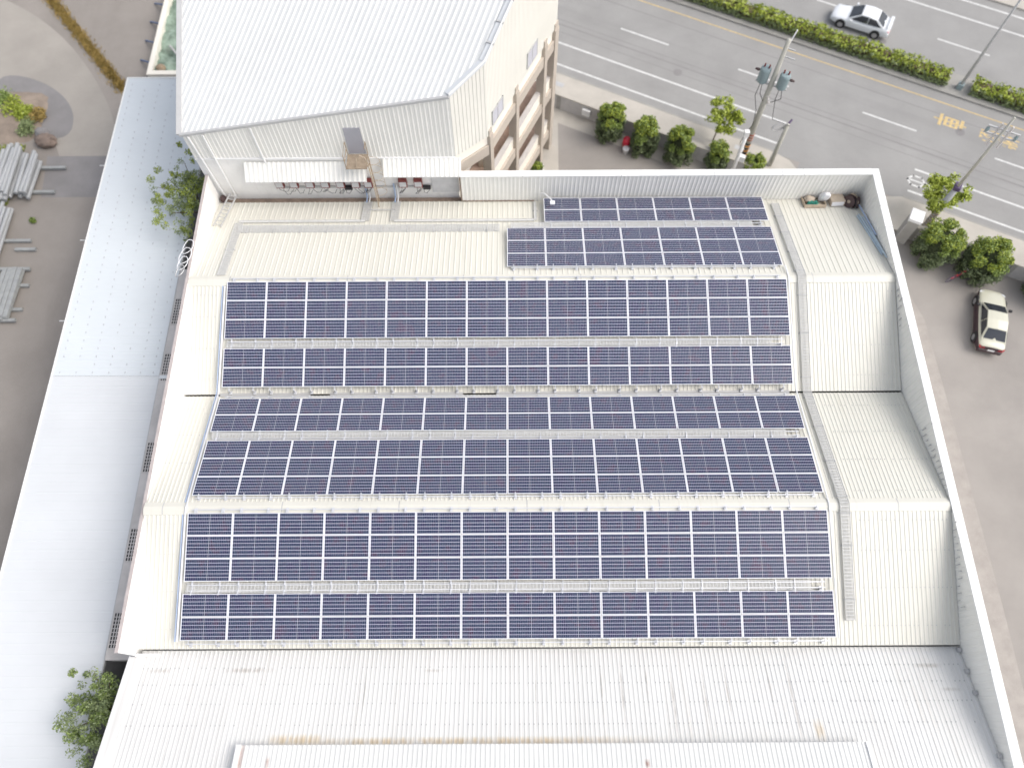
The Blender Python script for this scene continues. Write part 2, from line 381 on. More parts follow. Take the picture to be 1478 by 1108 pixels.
# darker longitudinal repair joints in the carriageway
jt = MB()
for v, wd in ((36.6,.10),(37.1,.05),(40.6,.06),(35.9,.04)): sheet(jt, [rd(-60,v),rd(100,v),rd(100,v+wd),rd(-60,v+wd)], .0085)
S(jt.build('asphalt_joint', PATCH, road))
def glyph(ch, s0, v0, slen, vwid, m):
    cu = bpy.data.curves.new('lettering', 'FONT'); cu.body = ch; cu.size = 1.0; cu.fill_mode = 'FRONT'; cu.offset = .012
    to = bpy.data.objects.new('tmp', cu); col.objects.link(to)
    dg = bpy.context.evaluated_depsgraph_get(); me = bpy.data.meshes.new_from_object(to.evaluated_get(dg))
    bpy.data.objects.remove(to)
    xs = [v.co.x for v in me.vertices]; ys = [v.co.y for v in me.vertices]
    if not xs: return
    x0, x1, y0, y1 = min(xs), max(xs), min(ys), max(ys)
    for v in me.vertices:
        fx = (v.co.x-x0)/(x1-x0); fy = (v.co.y-y0)/(y1-y0)
        p = rd(s0 + fy*slen, v0 - fx*vwid, .0105); v.co = p
    me.materials.append(m); o = bpy.data.objects.new('road_lettering', me); col.objects.link(o); o.parent = road
    S(o)
glyph('車', 14.95, 40.75, 2.35, 1.15, LINEY)
glyph('機', 18.3, 40.75, 2.75, 1.2, LINEY)
glyph('行', 22.9, 40.75, 2.5, 1.2, LINEY)
glyph('禁', 26.6, 40.75, 2.5, 1.2, LINEY)
bk = MB()
def stroke(a, b, wd=.13): 
    a = Vector(a); b = Vector(b); d = (b-a).normalized(); n = Vector((-d.y, d.x, 0))*wd/2; e = d*wd/2
    sheet(bk, [rd(*(a-n-e)[:2]), rd(*(b-n+e)[:2]), rd(*(b+n+e)[:2]), rd(*(a+n-e)[:2])], .0105)
bs, bv = 15.25, 33.85
hexp = [(-.62,0),(-.3,.42),(.3,.42),(.62,0),(.3,-.42),(-.3,-.42)]
for i in range(6):
    a, b = hexp[i], hexp[(i+1) % 6]; stroke((bs+a[0], bv+a[1], 0), (bs+b[0], bv+b[1], 0))
stroke((bs-.6,bv,0),(bs+.6,bv,0)); stroke((bs+.62,bv,0),(bs+.95,bv+.1,0)); stroke((bs+.95,bv+.4,0),(bs+1.08,bv-.3,0)); stroke((bs+.8,bv-.3,0),(bs+1.0,bv,0))
S(bk.build('bicycle_symbol', LINEW, road))
for s_, v_ in ((17.0,39.6),(-3.5,36.0),(9.5,45.9),(27.5,40.0)):
    p_ = rd(s_, v_); S(MB().lathe((p_.x,p_.y,.0065), [(.34,0),(.34,.004)], 20).build('manhole_cover', PATCH, road))
# drain covers in the pavement
for s, v in ((-11.1,30.9),(3.2,31.1)):
    S(roadbox(MB(), s-.45, s+.45, v-.2, v+.2, .05, .135).build('drain_cover', GALV))

# ------------------------------------------------------------------ warehouse with the panels
XL, XR = -16.78, 20.43
YA, ZA = -2.016, 9.24; YV, ZV = 4.4575, 7.23; YC, ZC = 10.25, 9.08; YD, ZD = 16.75, 7.065; YE, ZE = -8.02, 7.376
def zr(y):
    k = [(YE,ZE),(YA,ZA),(YV,ZV),(YC,ZC),(YD+.4,ZD-.124)]
    for (y0,z0),(y1,z1) in zip(k, k[1:]):
        if y <= y1: return z0 + (z1-z0)*(y-y0)/(y1-y0)
    return ZD
wh = empty('warehouse', 'large warehouse with ribbed cream roof carrying the rows of solar panels', 'warehouse')
def slope_part(name, y0, y1, sp, m, phase=0):
    return MB().ribs([(XL,y0,zr(y0)),(XR,y0,zr(y0)),(XR,y1,zr(y1)),(XL,y1,zr(y1))], (0,1,zr(y1)-zr(y0)), sp, .022, .045, .024, phase=phase).build(name, m, wh)
slope_part('roof', YE, YA, .2, ROOF); slope_part('roof', YA, YV-.05, .2, ROOF, .05)
slope_part('roof', YV+.05, YC, .2, ROOF, .1); slope_part('roof', YC, 16.74, .29, ROOF)
for y, z in ((YA, ZA), (YC, ZC)):
    for x0, x1 in ((XL, XR),):
        t = .31*.3
        mb = MB().add([(x0,y-.3,z-t+.045),(x1,y-.3,z-t+.045),(x1,y-.08,z+.05),(x0,y-.08,z+.05),(x0,y+.08,z+.05),(x1,y+.08,z+.05),(x1,y+.3,z-t+.045),(x0,y+.3,z-t+.045),
                       (x0,y-.3,z-t),(x1,y-.3,z-t),(x1,y+.3,z-t),(x0,y+.3,z-t)],
                      [(0,1,2,3),(3,2,5,4),(4,5,6,7),(8,9,1,0),(7,6,10,11)])
        rc = mb.build('ridge_cap', CAPM if x0 > 99 else ROOF, wh)
        for x in ([-14.6,-8.4,-2.3,3.9,10,16.1] if y > 5 else [-15.9,-10.4,-5,.9,7,13,18]):
            MB().add([(x-.02,y-.3,z-t+.05),(x+.02,y-.3,z-t+.05),(x+.02,y-.08,z+.056),(x-.02,y-.08,z+.056),(x-.02,y+.08,z+.056),(x+.02,y+.08,z+.056),(x+.02,y+.3,z-t+.05),(x-.02,y+.3,z-t+.05)],
                     [(0,1,2,3),(3,2,5,4),(4,5,6,7)]).build('seam', GREYM, rc)
MB().box(XL,YV-.07,ZV-.16,XR,YV+.07,ZV-.12).build('gutter', DARK, wh)
fl = MB()     # grey flashing pieces bridging most of the valley slot
for a, b in ((-14.9,-10.2),(-9.2,-2.3),(-.6,14.6)): fl.add([(a,YV-.10,ZV+.062),(b,YV-.10,ZV+.062),(b,YV,ZV+.03),(a,YV,ZV+.03),(b,YV+.10,ZV+.062),(a,YV+.10,ZV+.062)], [(0,1,2,3),(3,2,4,5)])
fl.build('valley_flashing', GREYM, wh)
MB().box(-16.90,-8.3,0,XL,17.1,9.1).build('wall', PLASTER, wh)
MB().box(-16.93,-8.32,9.1,XL-.01,17.12,9.14).build('coping', PINKCAP, wh)
MB().box(XL+.005,-8.34,7.2,-15.75,-8.22,7.50).build('end_flange', WHITEP, wh)
MB().box(-16.77,YE+.02,0,XR-.01,YE+.12,7.05).build('wall', PLASTER, wh)
MB().box(XR+.04,-18,0,XR+.33,17.05,9.28).build('wall', WALLW, wh)
MB().ribs([(XR+.02,-18,6.3),(XR+.02,16.74,6.3),(XR+.02,16.74,9.28),(XR+.02,-18,9.28)], (0,0,1), .3, .02, .05, .02, up=(-1,0,0)).build('parapet_cladding', WALLW, wh)
bevel(MB().box(XR-.03,-18,9.28,XR+.38,17.1,9.345).build('parapet_cap', CAPM, wh), .015)
MB().box(-2.6,16.78,0,XR+.04,17.05,9.28).build('wall', WALLW, wh)
MB().ribs([(-2.6,16.76,6.5),(XR,16.76,6.5),(XR,16.76,9.28),(-2.6,16.76,9.28)], (0,0,1), .23, .018, .06, .025, up=(0,-1,0)).build('parapet_cladding', WALLW, wh)
bevel(MB().box(-2.62,16.70,9.281,XR-.035,17.12,9.345).build('parapet_cap', CAPM, wh), .015)
for y in (14.6,13.2,10.9,7.2,1.9,-3.6,-9.2): MB().box(XR-.034,y-.02,9.27,XR+.384,y+.02,9.349).build('joint_strip', GREYM, wh)
for x in (.9,6.4,11.6,15.4,16.6): MB().box(x-.015,16.695,9.27,x+.015,17.125,9.349).build('joint_strip', GREYM, wh)
MB().box(-16.7,16.74,6.7,-2.62,17.18,6.86).build('gutter', RUSTG, wh)
MB().box(-2.66,16.72,6.8,-2.6,17.2,9.2).build('end_post', RUSTG, wh)
MB().box(-2.58,16.70,zr(16.7)+.002,1.6,16.757,zr(16.7)+.06).build('gutter', RUSTG, wh)

# ------------------------------------------------------------------ lower roof at the front
lw = lw_ = empty('front_warehouse', 'older warehouse with stained white roof along the bottom of the photo', 'warehouse')
ze = lambda y: 7.18 + .3*(-8.08 - y)
MB().ribs([(-16.6,-8.08,ze(-8.08)),(XR-.0,-8.08,ze(-8.08)),(XR,-18,ze(-18)),(-16.95,-18,ze(-18))], (0,1,-.3), .2, .021, .045, .024, phase=.07).build('roof', ROOFE, lw)
MB().prism([(-16.5,-18),(XR-.02,-18),(XR-.02,-8.36),(-16.5,-8.36)], 0, 6.6).build('wall', PLASTER, lw)
MB().prism([(-17.08,-18),(-16.5,-18),(-16.5,-8.36),(-17.08,-8.36)], 0, 6.7).build('wall', PLASTER, lw)
bevel(MB().bar((-16.78,-8.34,ze(-8.34)+.05),(-16.86,-18,ze(-18)+.05),.66,.05).build('edge_flashing', ROOFE, lw), .015)
bevel(MB().bar((-17.1,-8.34,ze(-8.34)-.10),(-17.14,-18,ze(-18)-.10),.05,.34).build('edge_trim', WHITEP, lw), .02)
zm = lambda y: ze(y) + .42
mon = empty('roof_monitor', 'raised ribbed vent roof with rusty left edge at the bottom', 'roof monitor')
MB().ribs([(-11.15,-11.95,zm(-11.95)),(14.85,-11.95,zm(-11.95)),(14.85,-18,zm(-18)),(-11.15,-18,zm(-18))], (0,1,-.3), .2, .021, .045, .024).build('roof', MONI, mon)
m_ = MB()
m_.add([(-11.05,-12.1,ze(-12.1)+.01),(14.75,-12.1,ze(-12.1)+.01),(14.75,-12.1,zm(-12.1)-.01),(-11.05,-12.1,zm(-12.1)-.01)], [(0,1,2,3)])
for x in (-11.05,14.75): m_.add([(x,-12.1,ze(-12.1)),(x,-18,ze(-18)),(x,-18,zm(-18)-.01),(x,-12.1,zm(-12.1)-.01)], [(0,1,2,3)])
m_.build('side_wall', ROOFE, mon)
MB().bar((-11.2,-11.93,zm(-11.93)+.04),(-11.2,-18,zm(-18)+.04),.18,.05).build('edge_trim', WHITEP, mon)
MB().bar((14.9,-11.93,zm(-11.93)+.04),(14.9,-18,zm(-18)+.04),.14,.05).build('edge_trim', WHITEP, mon)

sw = MB()
for (x0, x1) in ((16.2,20.3),(-16.5,-15.3)):
    for y in (-7.2,-5.6,-4.0,-2.7,-1.3,.4,2.0,3.6,5.3,6.8,8.4,9.5):
        x = x0
        while x < x1:
            if random.random() < .8: sw.box(x-.018,y-.018,zr(y)+.02,x+.018,y+.018,zr(y)+.04)
            x += .2
tag(sw.build('screw_heads', GREYM, wh), kind='stuff')
for y in [1.9-.3*i for i in range(11)] + [-2.9-.3*i for i in range(13)] + [9.4-.3*i for i in range(7)]:
    if random.random() < .85:
        zz = zr(y)+.25+random.uniform(-.1,.15); MB().box(20.36,y-.018,zz,20.405,y+.018,zz+random.uniform(.12,.4)).build('cladding_notch', GREYM, wh)
sw2 = MB()
for y in (-8.85,-9.55,-10.35,-11.2):
    x = -16.3
    while x < 20.2:
        zz = 7.18+.3*(-8.08-y)
        if random.random() < .7: sw2.box(x-.02,y-.03,zz+.015,x+.02,y+.03,zz+.04)
        x += .2
tag(sw2.build('screw_heads', GREYM, lw_), kind='stuff')
for y in (-8.25,-9.15,-10.05,-12.5):
    MB().box(20.27,y-.09,7.18+.3*(-8.08-y),20.41,y+.09,7.18+.3*(-8.08-y)+.2).build('wall_bracket', GREYM, lw_)
# ------------------------------------------------------------------ solar panels
HR, WP = 1.0247, 2.1
ARR = [ # name words, y0, z0 (plane at the top edge), sign of dz/dy, first column, rows
 ('lowest array', -5.7435, 8.4483, 1, 0, 2), ('second lowest array', -2.2555, 9.3004, 1, 0, 3),
 ('third lowest array', 1.5656, 8.4557, -1, 0, 3), ('fourth lowest array', 4.0600, 7.8005, -1, 0, 2),
 ('fourth highest array', 6.6774, 8.2570, 1, 0, 2), ('third highest array', 10.1234, 9.1657, 1, 0, 3),
 ('second highest array', 14.0525, 8.2305, -1, 7, 3), ('topmost array', 16.5433, 7.5941, -1, 8, 2)]
TH = math.atan(.2525)
ORD = ['leftmost','second from left','third from left','fourth from left','fifth from left','sixth from left','seventh from left',
       'eighth from left','ninth from left','tenth from left','eleventh from left','twelfth from left','second from right','rightmost']
def ordn(i, n):
    if i == 0: return 'leftmost'
    if i == n-1: return 'rightmost'
    if i == n-2: return 'second from right'
    return ORD[i]
px, py = 1.036, .499
fm = MB(); t_ = .035
fm.box(-px,-py,-t_,-px+.034,py,0); fm.box(px-.034,-py,-t_,px,py,0); fm.box(-px+.034,-py,-t_,px-.034,-py+.022,0); fm.box(-px+.034,py-.022,-t_,px-.034,py,0)
gm = MB().box(-px+.034,-py+.022,-t_+.004,px-.034,py-.022,-.004)
proto = None
for an, y0, z0, sg, c0, nr in ARR:
    ncol = 14 - c0
    for r in range(nr):
        cy = y0 - (r+.5)*HR*math.cos(TH); cz = z0 - (r+.5)*HR*math.sin(TH)*sg
        rown = {2: ['upper row','lower row'], 3: ['top row','middle row','bottom row']}[nr][r]
        for c in range(ncol):
            cx = (c0 + c + .5 - 7)*WP
            if proto is None:
                o = empty('solar_panel', 'x', 'solar panel')
                f = fm.build('frame', FRAME, o); g = gm.build('cell_face', CELLS, o); proto = (o, f, g)
            else:
                o = proto[0].copy(); col.objects.link(o)
                for src in proto[1:]:
                    k = src.copy(); k.parent = o; col.objects.link(k)
            jx = random.uniform(-.004,.004)
            o.location = (cx + jx, cy, cz); o.rotation_euler = (TH*sg + random.uniform(-.004,.004), random.uniform(-.003,.003), random.uniform(-.0015,.0015))
            o['label'] = 'solar panel %s, %s of the %s' % (ordn(c, ncol), rown, an); o['group'] = 'solar panels on the ' + an
# racks: rails along the arrays, feet, and tie bars across the gaps
def rack(label, arrs, gap):
    root = empty('panel_rack', label, 'panel rack', group='aluminium racks under the solar panels')
    xs_all = None
    for an, y0, z0, sg, c0, nr in arrs:
        xa = (c0-7)*WP + .02; xb = 7*WP - .02
        dn = (0, -math.sin(TH)*sg, math.cos(TH))
        for r in range(nr):
            for fr in (.22, .78):
                d = (r+fr)*HR; y = y0 - d*math.cos(TH); z = z0 - d*math.sin(TH)*sg - .035 - .03
                MB().bar((xa,y,z),(xb,y,z),.05,.055).build('rail', ALU, root)
        for d in (-.13, nr*HR+.13):
            y = y0 - d*math.cos(TH); z = max(z0 - d*math.sin(TH)*sg - .085, zr(y) + .20)
            if y < YE+.1 or abs(y-YV) < .12 or y > 16.7: continue
            MB().bar((xa+.2,y,z-.02),(xb-.3,y,z-.02),.04,.04).build('rail', ALU, root)
        for d in (-.13, nr*HR+.13):
            y = y0 - d*math.cos(TH); z = max(z0 - d*math.sin(TH)*sg, zr(y) + .27)
            if y < YE+.05 or y > 16.7: continue
            x = xa + .35; k = 0
            while x < xb - .1:
                p = MB(); p.box(x-.03,y-.03,zr(y)+.01,x+.03,y+.03,z-.05); p.box(x-.07,y-.10,zr(y)+.036,x+.07,y+.10,zr(y)+.09)
                p.bar((x,y,z-.06),(x,y+.2*(1 if d < 0 else -1)*-1,z-.06),.04,.04)
                if sum(1 for ch in root.children if ch.name.startswith('post')) < 96: p.build('post', ALU, root)
                x += 1.24 if k % 2 == 0 else .86; k += 1
    if gap:
        (ya, za), (yb, zb) = gap; x = arrs[1][4]
        x = (max(arrs[0][4], arrs[1][4])-7)*WP + .4; k = 0
        while x < 14.6:
            MB().bar((x,ya,za-.09),(x,yb,zb-.09),.035,.035).build('tie_bar', ALU, root)
            x += 1.24 if k % 2 == 0 else .86; k += 1
    return root
def endpt(a, bottom):
    d = a[5]*HR if bottom else 0
    return (a[1]-d*math.cos(TH), a[2]-d*math.sin(TH)*a[3])
rack('aluminium rack under the two lowest solar arrays above the front gutter', ARR[0:2], (endpt(ARR[1],1), endpt(ARR[0],0)))
rack('aluminium rack under the third and fourth lowest solar arrays', ARR[2:4], (endpt(ARR[3],1), endpt(ARR[2],0)))
rack('aluminium rack under the third and fourth highest solar arrays', ARR[4:6], (endpt(ARR[5],1), endpt(ARR[4],0)))
rack('aluminium rack under the two short topmost solar arrays', ARR[6:8], (endpt(ARR[7],1), endpt(ARR[6],0)))

# conduits and cable trays lying on the roof
def follow(x0, ys, dz):
    return [(x0, y, zr(y)+dz) for y in ys]
def panelz(y):
    best = None
    for an, y0, z0, sg, c0, nr in ARR:
        pass
    k = [(-7.8,7.93),(-2.016,9.36),(4.4575,7.725),(10.247,9.197),(16.54,7.6)]
    for (a,za),(b,zb) in zip(k,k[1:]):
        if y <= b: return za + (zb-za)*(y-a)/(b-a)
    return 7.6
ys = [-7.75,-5,-2.3,-2.016,-1.7,1.2,4.2,4.4575,4.7,7.5,10.0,10.247,10.5,11.05]
tag(MB().tube([(14.80,y,panelz(y)-.03) for y in ys], .04, 8).build('conduit', WHITEP), 'white conduit running along the right end of the solar panels', 'conduit')
tag(MB().tube([(-14.82,y,panelz(y)-.04) for y in [-7.75,-5,-2.3,-2.016,-1.7,1.2,4.2,4.4575,4.7,7.5,9.9]], .045, 8).build('conduit', ALU), 'silver conduit along the left end of the solar panels', 'conduit')
tag(MB().tube([(-14.95,y,panelz(y)-.12) for y in [-7.75,-5,-2.3,-2.016,-1.7,1.2,4.2,4.4575,4.7,7.5,10.2]], .035, 8).build('conduit', BLUEP), 'bluish conduit beside the silver one left of the solar panels', 'conduit')
def grating(b, p, q, wd, pitch=.05, bw=.022, cross=.16):
    p = Vector(p); q = Vector(q); d = q-p; L_ = d.length; d.normalize(); side = d.cross(Vector((0,0,1))).normalized(); n = int(round(wd/pitch))
    for i in range(n+1):
        o = side*(-wd/2 + wd*i/n); b.bar(p+o, q+o, bw, .02)
    k = cross/2
    while k < L_: b.bar(p+d*k-side*wd/2+Vector((0,0,.004)), p+d*k+side*wd/2+Vector((0,0,.004)), .03, .016); k += cross
def tray(label, pts, wd, ticks=(), lip=.05, dz=.10, name='cable_tray'):
    root = empty(name, label, name.replace('_',' '), group='grey cable trays on the roof' if name == 'cable_tray' else 'grey grating walkways on the roof')
    b = MB(); l_ = MB()
    for p, q in zip(pts, pts[1:]):
        p = Vector(p); q = Vector(q)
        if wd > .2: grating(b, p, q, wd)
        else: b.bar(p, q, wd, .012)
        d = (q-p).normalized(); side = d.cross(Vector((0,0,1))).normalized()
        for s in (-1, 1): l_.bar(p+side*s*(wd/2+.012)+Vector((0,0,.01)), q+side*s*(wd/2+.012)+Vector((0,0,.01)), .02, lip)
    b.build('grating' if wd > .2 else 'tray_body', TRAY, root); l_.build('side_rail', TRAY, root)
    for p, d in ticks:
        p = Vector(p); d = Vector(d).normalized(); MB().bar(p-d*(wd/2+.08), p+d*(wd/2+.08), .05, .05).build('bracket', GREYM, root)
    return root
def gapwalk(label, a, b, x0):
    (ya, za), (yb, zb) = a, b
    y = (ya+yb)/2; z = (za+zb)/2 - .11
    return tray(label, [(x0,y,z),(13.75,y,z)], abs(ya-yb)-.12, [], .04, 0, 'walkway')
gapwalk('grey grating walkway between the two lowest solar arrays', endpt(ARR[1],1), endpt(ARR[0],0), -14.6)
gapwalk('grey grating walkway between the third and fourth lowest solar arrays', endpt(ARR[3],1), endpt(ARR[2],0), -14.6)
gapwalk('grey grating walkway between the third and fourth highest solar arrays', endpt(ARR[5],1), endpt(ARR[4],0), -14.6)
gapwalk('grey grating walkway between the two short topmost solar arrays', endpt(ARR[7],1), endpt(ARR[6],0), .2)
yy = [-7.0,-2.35,-2.016,-1.68,4.25,4.4575,4.66,9.95,10.25,10.55,16.3]
lift = lambda y: zr(y) + .10 + (.03 if abs(y-YA) < .5 or abs(y-YC) < .5 else 0)
tray('long grey cable tray running down the roof right of the panels', [(15.5,y,lift(y)) for y in yy], .40,
     [((15.5,y,lift(y)-.035),(1,0,0)) for y in (-6.1,-3.8,-2.4,-1.6,.3,2.3,4.1,5.2,7.4,9.3,10.7,12.2,13.8,15.2)])
lz = lambda y: zr(y) + .09
tray('wide grey cable tray across the back roof left of the panels', [(-15.1,14.28,lz(14.28)),(-.4,14.28,lz(14.28))], .42, [((x,14.28,lz(14.28)-.02),(0,1,-.3)) for x in [-14.6+1.5*i for i in range(10)]])
tray('grey cable tray rising to the wall, left of the two', [(-8.05,14.95,lz(14.95)),(-8.05,16.7,lz(16.7))], .42, [])
tray('grey cable tray rising to the wall, right of the two', [(-6.4,14.95,lz(14.95)),(-6.4,16.7,lz(16.7))], .42, [])
tray('grey cable tray bending down the roof at the left end', [(-15.15,14.85,lz(14.85)),(-15.1,10.6,lz(10.6))], .4, [((-15.12,12.6,lz(12.6)-.02),(1,0,0))])
tray('narrow grey cable duct across the back roof, left piece', [(-15.2,14.95,lz(14.95)),(-8.05,14.95,lz(14.95))], .10, [])
tray('narrow grey cable duct across the back roof, right piece', [(-6.4,14.95,lz(14.95)),(1.55,14.95,lz(14.95))], .10, [])
tray('short narrow grey cable duct beside the topmost panels', [(1.62,14.95,lz(14.95)),(1.62,16.6,lz(16.6))], .10, [((1.62,15.8,lz(15.8)-.02),(1,0,0))])
tag(MB().tube([(-8.0,15.9,lz(15.9)+.04),(-6.4,15.9,lz(15.9)+.04)], .03, 6).build('conduit', GALV), 'thin grey conduit joining the two rising cable trays', 'conduit')
for i, (x, w_) in enumerate(((-8.05,'left'),(-6.4,'right'))):
    r_ = empty('conduit', 'pair of blue and white tubes over the gutter, %s pair' % w_, 'conduit')
    MB().tube([(x-.1,16.6,lz(16.6)+.06),(x-.1,17.0,7.2),(x-.1,17.12,7.6),(x-.1,17.14,8.2)], .045, 8).build('blue_tube', BLUEP, r_)
    MB().tube([(x+.06,16.6,lz(16.6)+.06),(x+.06,17.0,7.2),(x+.06,17.12,7.6),(x+.06,17.14,8.2)], .045, 8).build('white_tube', WHITEP, r_)

# ------------------------------------------------------------------ tall building behind
ub = empty('office_building', 'tall white building with balconies and sloping ribbed roof behind the warehouse', 'building')
zt = lambda x, y: 12.25 + .182*(x+17.05) + .30*(y-17.2)
Q5, Q0, Q1, Q2, Q3, Q4 = (-17.05,17.2), (-2.8,17.2), (-1.02,18.62), (3.03,26.96), (-3.5,30.6), (-17.7,30.6)
plan = [Q5,Q0,Q1,Q2,Q3,Q4]
p3 = lambda q, dz=0: Vector((q[0], q[1], zt(*q)+dz))
MB().ribs([p3(q) for q in plan], Vector((.40,.9165,0)), .30, .032, .09, .045).build('roof', ROOFU, ub)
def clad(a, b, z0, m, sp=.22, h=.025, up=None):
    d = Vector((b[0]-a[0], b[1]-a[1], 0)); up = Vector((d.y, -d.x, 0))
    return MB().ribs([(a[0],a[1],z0),(b[0],b[1],z0),(b[0],b[1],zt(*b)),(a[0],a[1],zt(*a))], (0,0,1), sp, h, sp*.3, .02, up=up).build('cladding', m, ub)
clad(Q5, Q0, 10.42, WALLW, .23); clad(Q0, Q1, 10.42, CREAM, .24); clad(Q1, Q2, 10.42, CREAM, .16, .016); clad(Q2, Q3, 10.42, CREAM); clad(Q3, Q4, 10.42, WALLW); clad(Q4, Q5, 10.42, WALLW)
E2 = Vector((4.05, 8.34, 0)).normalized(); N2 = Vector((E2.y, -E2.x, 0))
Q1v = Vector((*Q1, 0))
fp = lambda s, o, z: Q1v + E2*s + N2*o + Vector((0,0,z))
inner = [fp(-1.5,-1.8,0)[:2], fp(9.0,-1.8,0)[:2]]
MB().prism([(-17.05,17.22),(-3.9,17.22),tuple(inner[0]),tuple(inner[1]),Q3,Q4], 0, 10.40).build('wall', PLASTER, ub)
MB().prism([(-3.9,17.21),(-2.8,17.21),(-2.8,17.5),(-3.9,17.5)], 0, 10.40).build('wall', PLASTER, ub)
MB().prism([(-3.85,17.52),(-2.8,17.22),Q1,Q2,tuple(inner[1]),tuple(inner[0])], 10.36, 10.42).build('soffit', CREAMP, ub)
# trims of the roof
bevel(MB().bar(p3(Q5,.02)+Vector((-.1,-.04,0)), p3(Q0,.02)+Vector((0,-.04,0)), .14, .16).build('eave_trim', GREYM, ub), .02)
bevel(MB().bar(p3(Q5,.02)+Vector((-.12,0,0)), p3(Q4,.02)+Vector((-.12,0,0)), .30, .14).build('eave_trim', GREYM, ub), .02)
cc = Vector((-.13,.10,.04))
for a, b in ((Q0,Q1),(Q1,Q2)):
    d = (Vector((*b,0))-Vector((*a,0))).normalized(); nn = Vector((-d.y, d.x, 0))
    MB().bar(p3(a,.06)+nn*.12, p3(b,.06)+nn*.12, .34, .10).build('edge_gutter', SHEDR2, ub)
    MB().bar(p3(a,.10), p3(b,.10), .06, .22).build('edge_trim', CAPM, ub)
for s in (.9, 2.0, 3.2):
    q = fp(s,-.12,0); MB().obox((q.x,q.y,zt(q.x,q.y)+.12), E2, N2, Vector((0,0,1)), .05, .20, .05).build('gutter_bracket', GREYM, ub)
MB().box(-17.03,17.12,10.36,-2.82,17.2,10.44).build('drip_trim', WHITEP, ub)
# downpipes on the front wall
for xa, za_, xb, zb_ in ((-16.72,12.2,-16.45,7.3),(-15.9,12.35,-15.85,7.3),(-13.27,12.85,-13.25,10.15)):
    MB().tube([(xa,17.10,za_),(xa*.5+xb*.5,17.08,(za_+zb_)/2),(xb,17.10,zb_)], .055, 8).build('downpipe', WHITEP, ub)
# balconies
cols_s = (.2, 3.6, 7.55, 9.1)
for s in cols_s:
    wd = .19 if s < 9 else .26
    b = MB().obox(fp(s, -.12, 5.2), E2, N2, Vector((0,0,1)), wd, .26, 5.2)
    b.build('column', BEIGE, ub)
    MB().obox(fp(s, -.08, 10.35), E2, N2, Vector((0,0,1)), wd*.9, .16, .45).build('pilaster', BEIGE, ub)
def beam(s0, s1, z0, z1, o0, o1, name, m): 
    MB().obox(fp((s0+s1)/2,(o0+o1)/2,(z0+z1)/2), E2, N2, Vector((0,0,1)), (s1-s0)/2, (o1-o0)/2, (z1-z0)/2).build(name, m, ub)
edges = [(-.05,.01)] 
bays = [(.39,3.41),(3.79,7.36),(7.74,8.84)]
for s0, s1 in bays:
    for zb_, zt_ in ((8.95,9.7),(5.1,5.85),(1.25,2.0)): beam(s0, s1, zb_, zt_, -.36, .08, 'beam', BEIGE)
    for z0_, z1_ in ((5.85,6.85),(2.0,3.0)):
        beam(s0, s1, z0_, z1_-.12, -.34, -.08, 'balustrade', CREAMP); beam(s0, s1, z1_-.12, z1_-.08, -.38, -.05, 'sill', SILL)
    beam(s0, s1, 9.7, 10.36, -.26, -.08, 'parapet_band', CREAMP)
for z in (9.65, 5.78, 1.95): beam(.0, 9.0, z-.2, z+.01, -1.79, -.35, 'floor_slab', TILE)
# chamfer bay between the corner and the first column
Q0v = Vector((*Q0,0)); dch = (Q1v-Q0v).normalized(); nch = Vector((dch.y,-dch.x,0)); Lch = (Q1v-Q0v).length
def cbeam(z0, z1, o0, o1, name, m, a=.0, b=None):
    b = Lch if b is None else b
    MB().obox(Q0v + dch*(a+b)/2 + nch*(o0+o1)/2 + Vector((0,0,(z0+z1)/2)), dch, nch, Vector((0,0,1)), (b-a)/2, (o1-o0)/2, (z1-z0)/2).build(name, m, ub)
cbeam(9.72,10.36,-.24,-.06,'parapet_band',CREAMP); cbeam(8.95,9.7,-.34,.06,'beam',BEIGE); cbeam(5.1,5.85,-.34,.06,'beam',BEIGE); cbeam(5.85,6.85,-.4,-.04,'balustrade',CREAMP)
MB().prism([(-3.85,17.52),(-2.85,17.5),tuple((Q1v-nch*.36)[:2]),tuple(inner[0])], 5.6, 5.79).build('floor_slab', TILE, ub)
for s, z in ((1.4,5.79),(-.9,5.79),(6.2,5.79)):
    MB().lathe(fp(s,-1.25,z), [(.24,0),(.24,3.6)], 16).build('round_column', CREAMP, ub, smooth=True)
for s, z in ((5.3,5.79),(2.0,1.96),(6.0,1.96)):
    beam(s-.5, s+.5, z+.02, z+2.1, -1.80, -1.74, 'door', RUST)
# louvred windows on the cladding
for s0, s1, z0, z1 in ((.5,1.85,10.75,11.75),(5.0,6.35,10.8,11.9)):
    r_ = MB(); 
    for a, b, c, d in ((s0,s1,z0,z0+.06),(s0,s1,z1-.06,z1),(s0,s0+.06,z0,z1),(s1-.06,s1,z0,z1),((s0+s1)/2-.03,(s0+s1)/2+.03,z0,z1)):
        r_.obox(fp((a+b)/2,.045,(c+d)/2), E2, N2, Vector((0,0,1)), (b-a)/2, .03, (d-c)/2)
    wi = r_.build('window', GALV, ub)
    pn = MB(); z = z0+.1
    while z < z1-.08: pn.obox(fp((s0+s1)/2,.035,z), E2, (N2+Vector((0,0,-.8))).normalized(), (N2*.8+Vector((0,0,1))).normalized(), (s1-s0)/2-.05, .05, .006); z += .1
    pn.build('louvre', DOORM, wi)
    MB().obox(fp((s0+s1)/2,.02,(z0+z1)/2), E2, N2, Vector((0,0,1)), (s1-s0)/2-.02, .004, (z1-z0)/2-.02).build('pane', BLACK, wi)
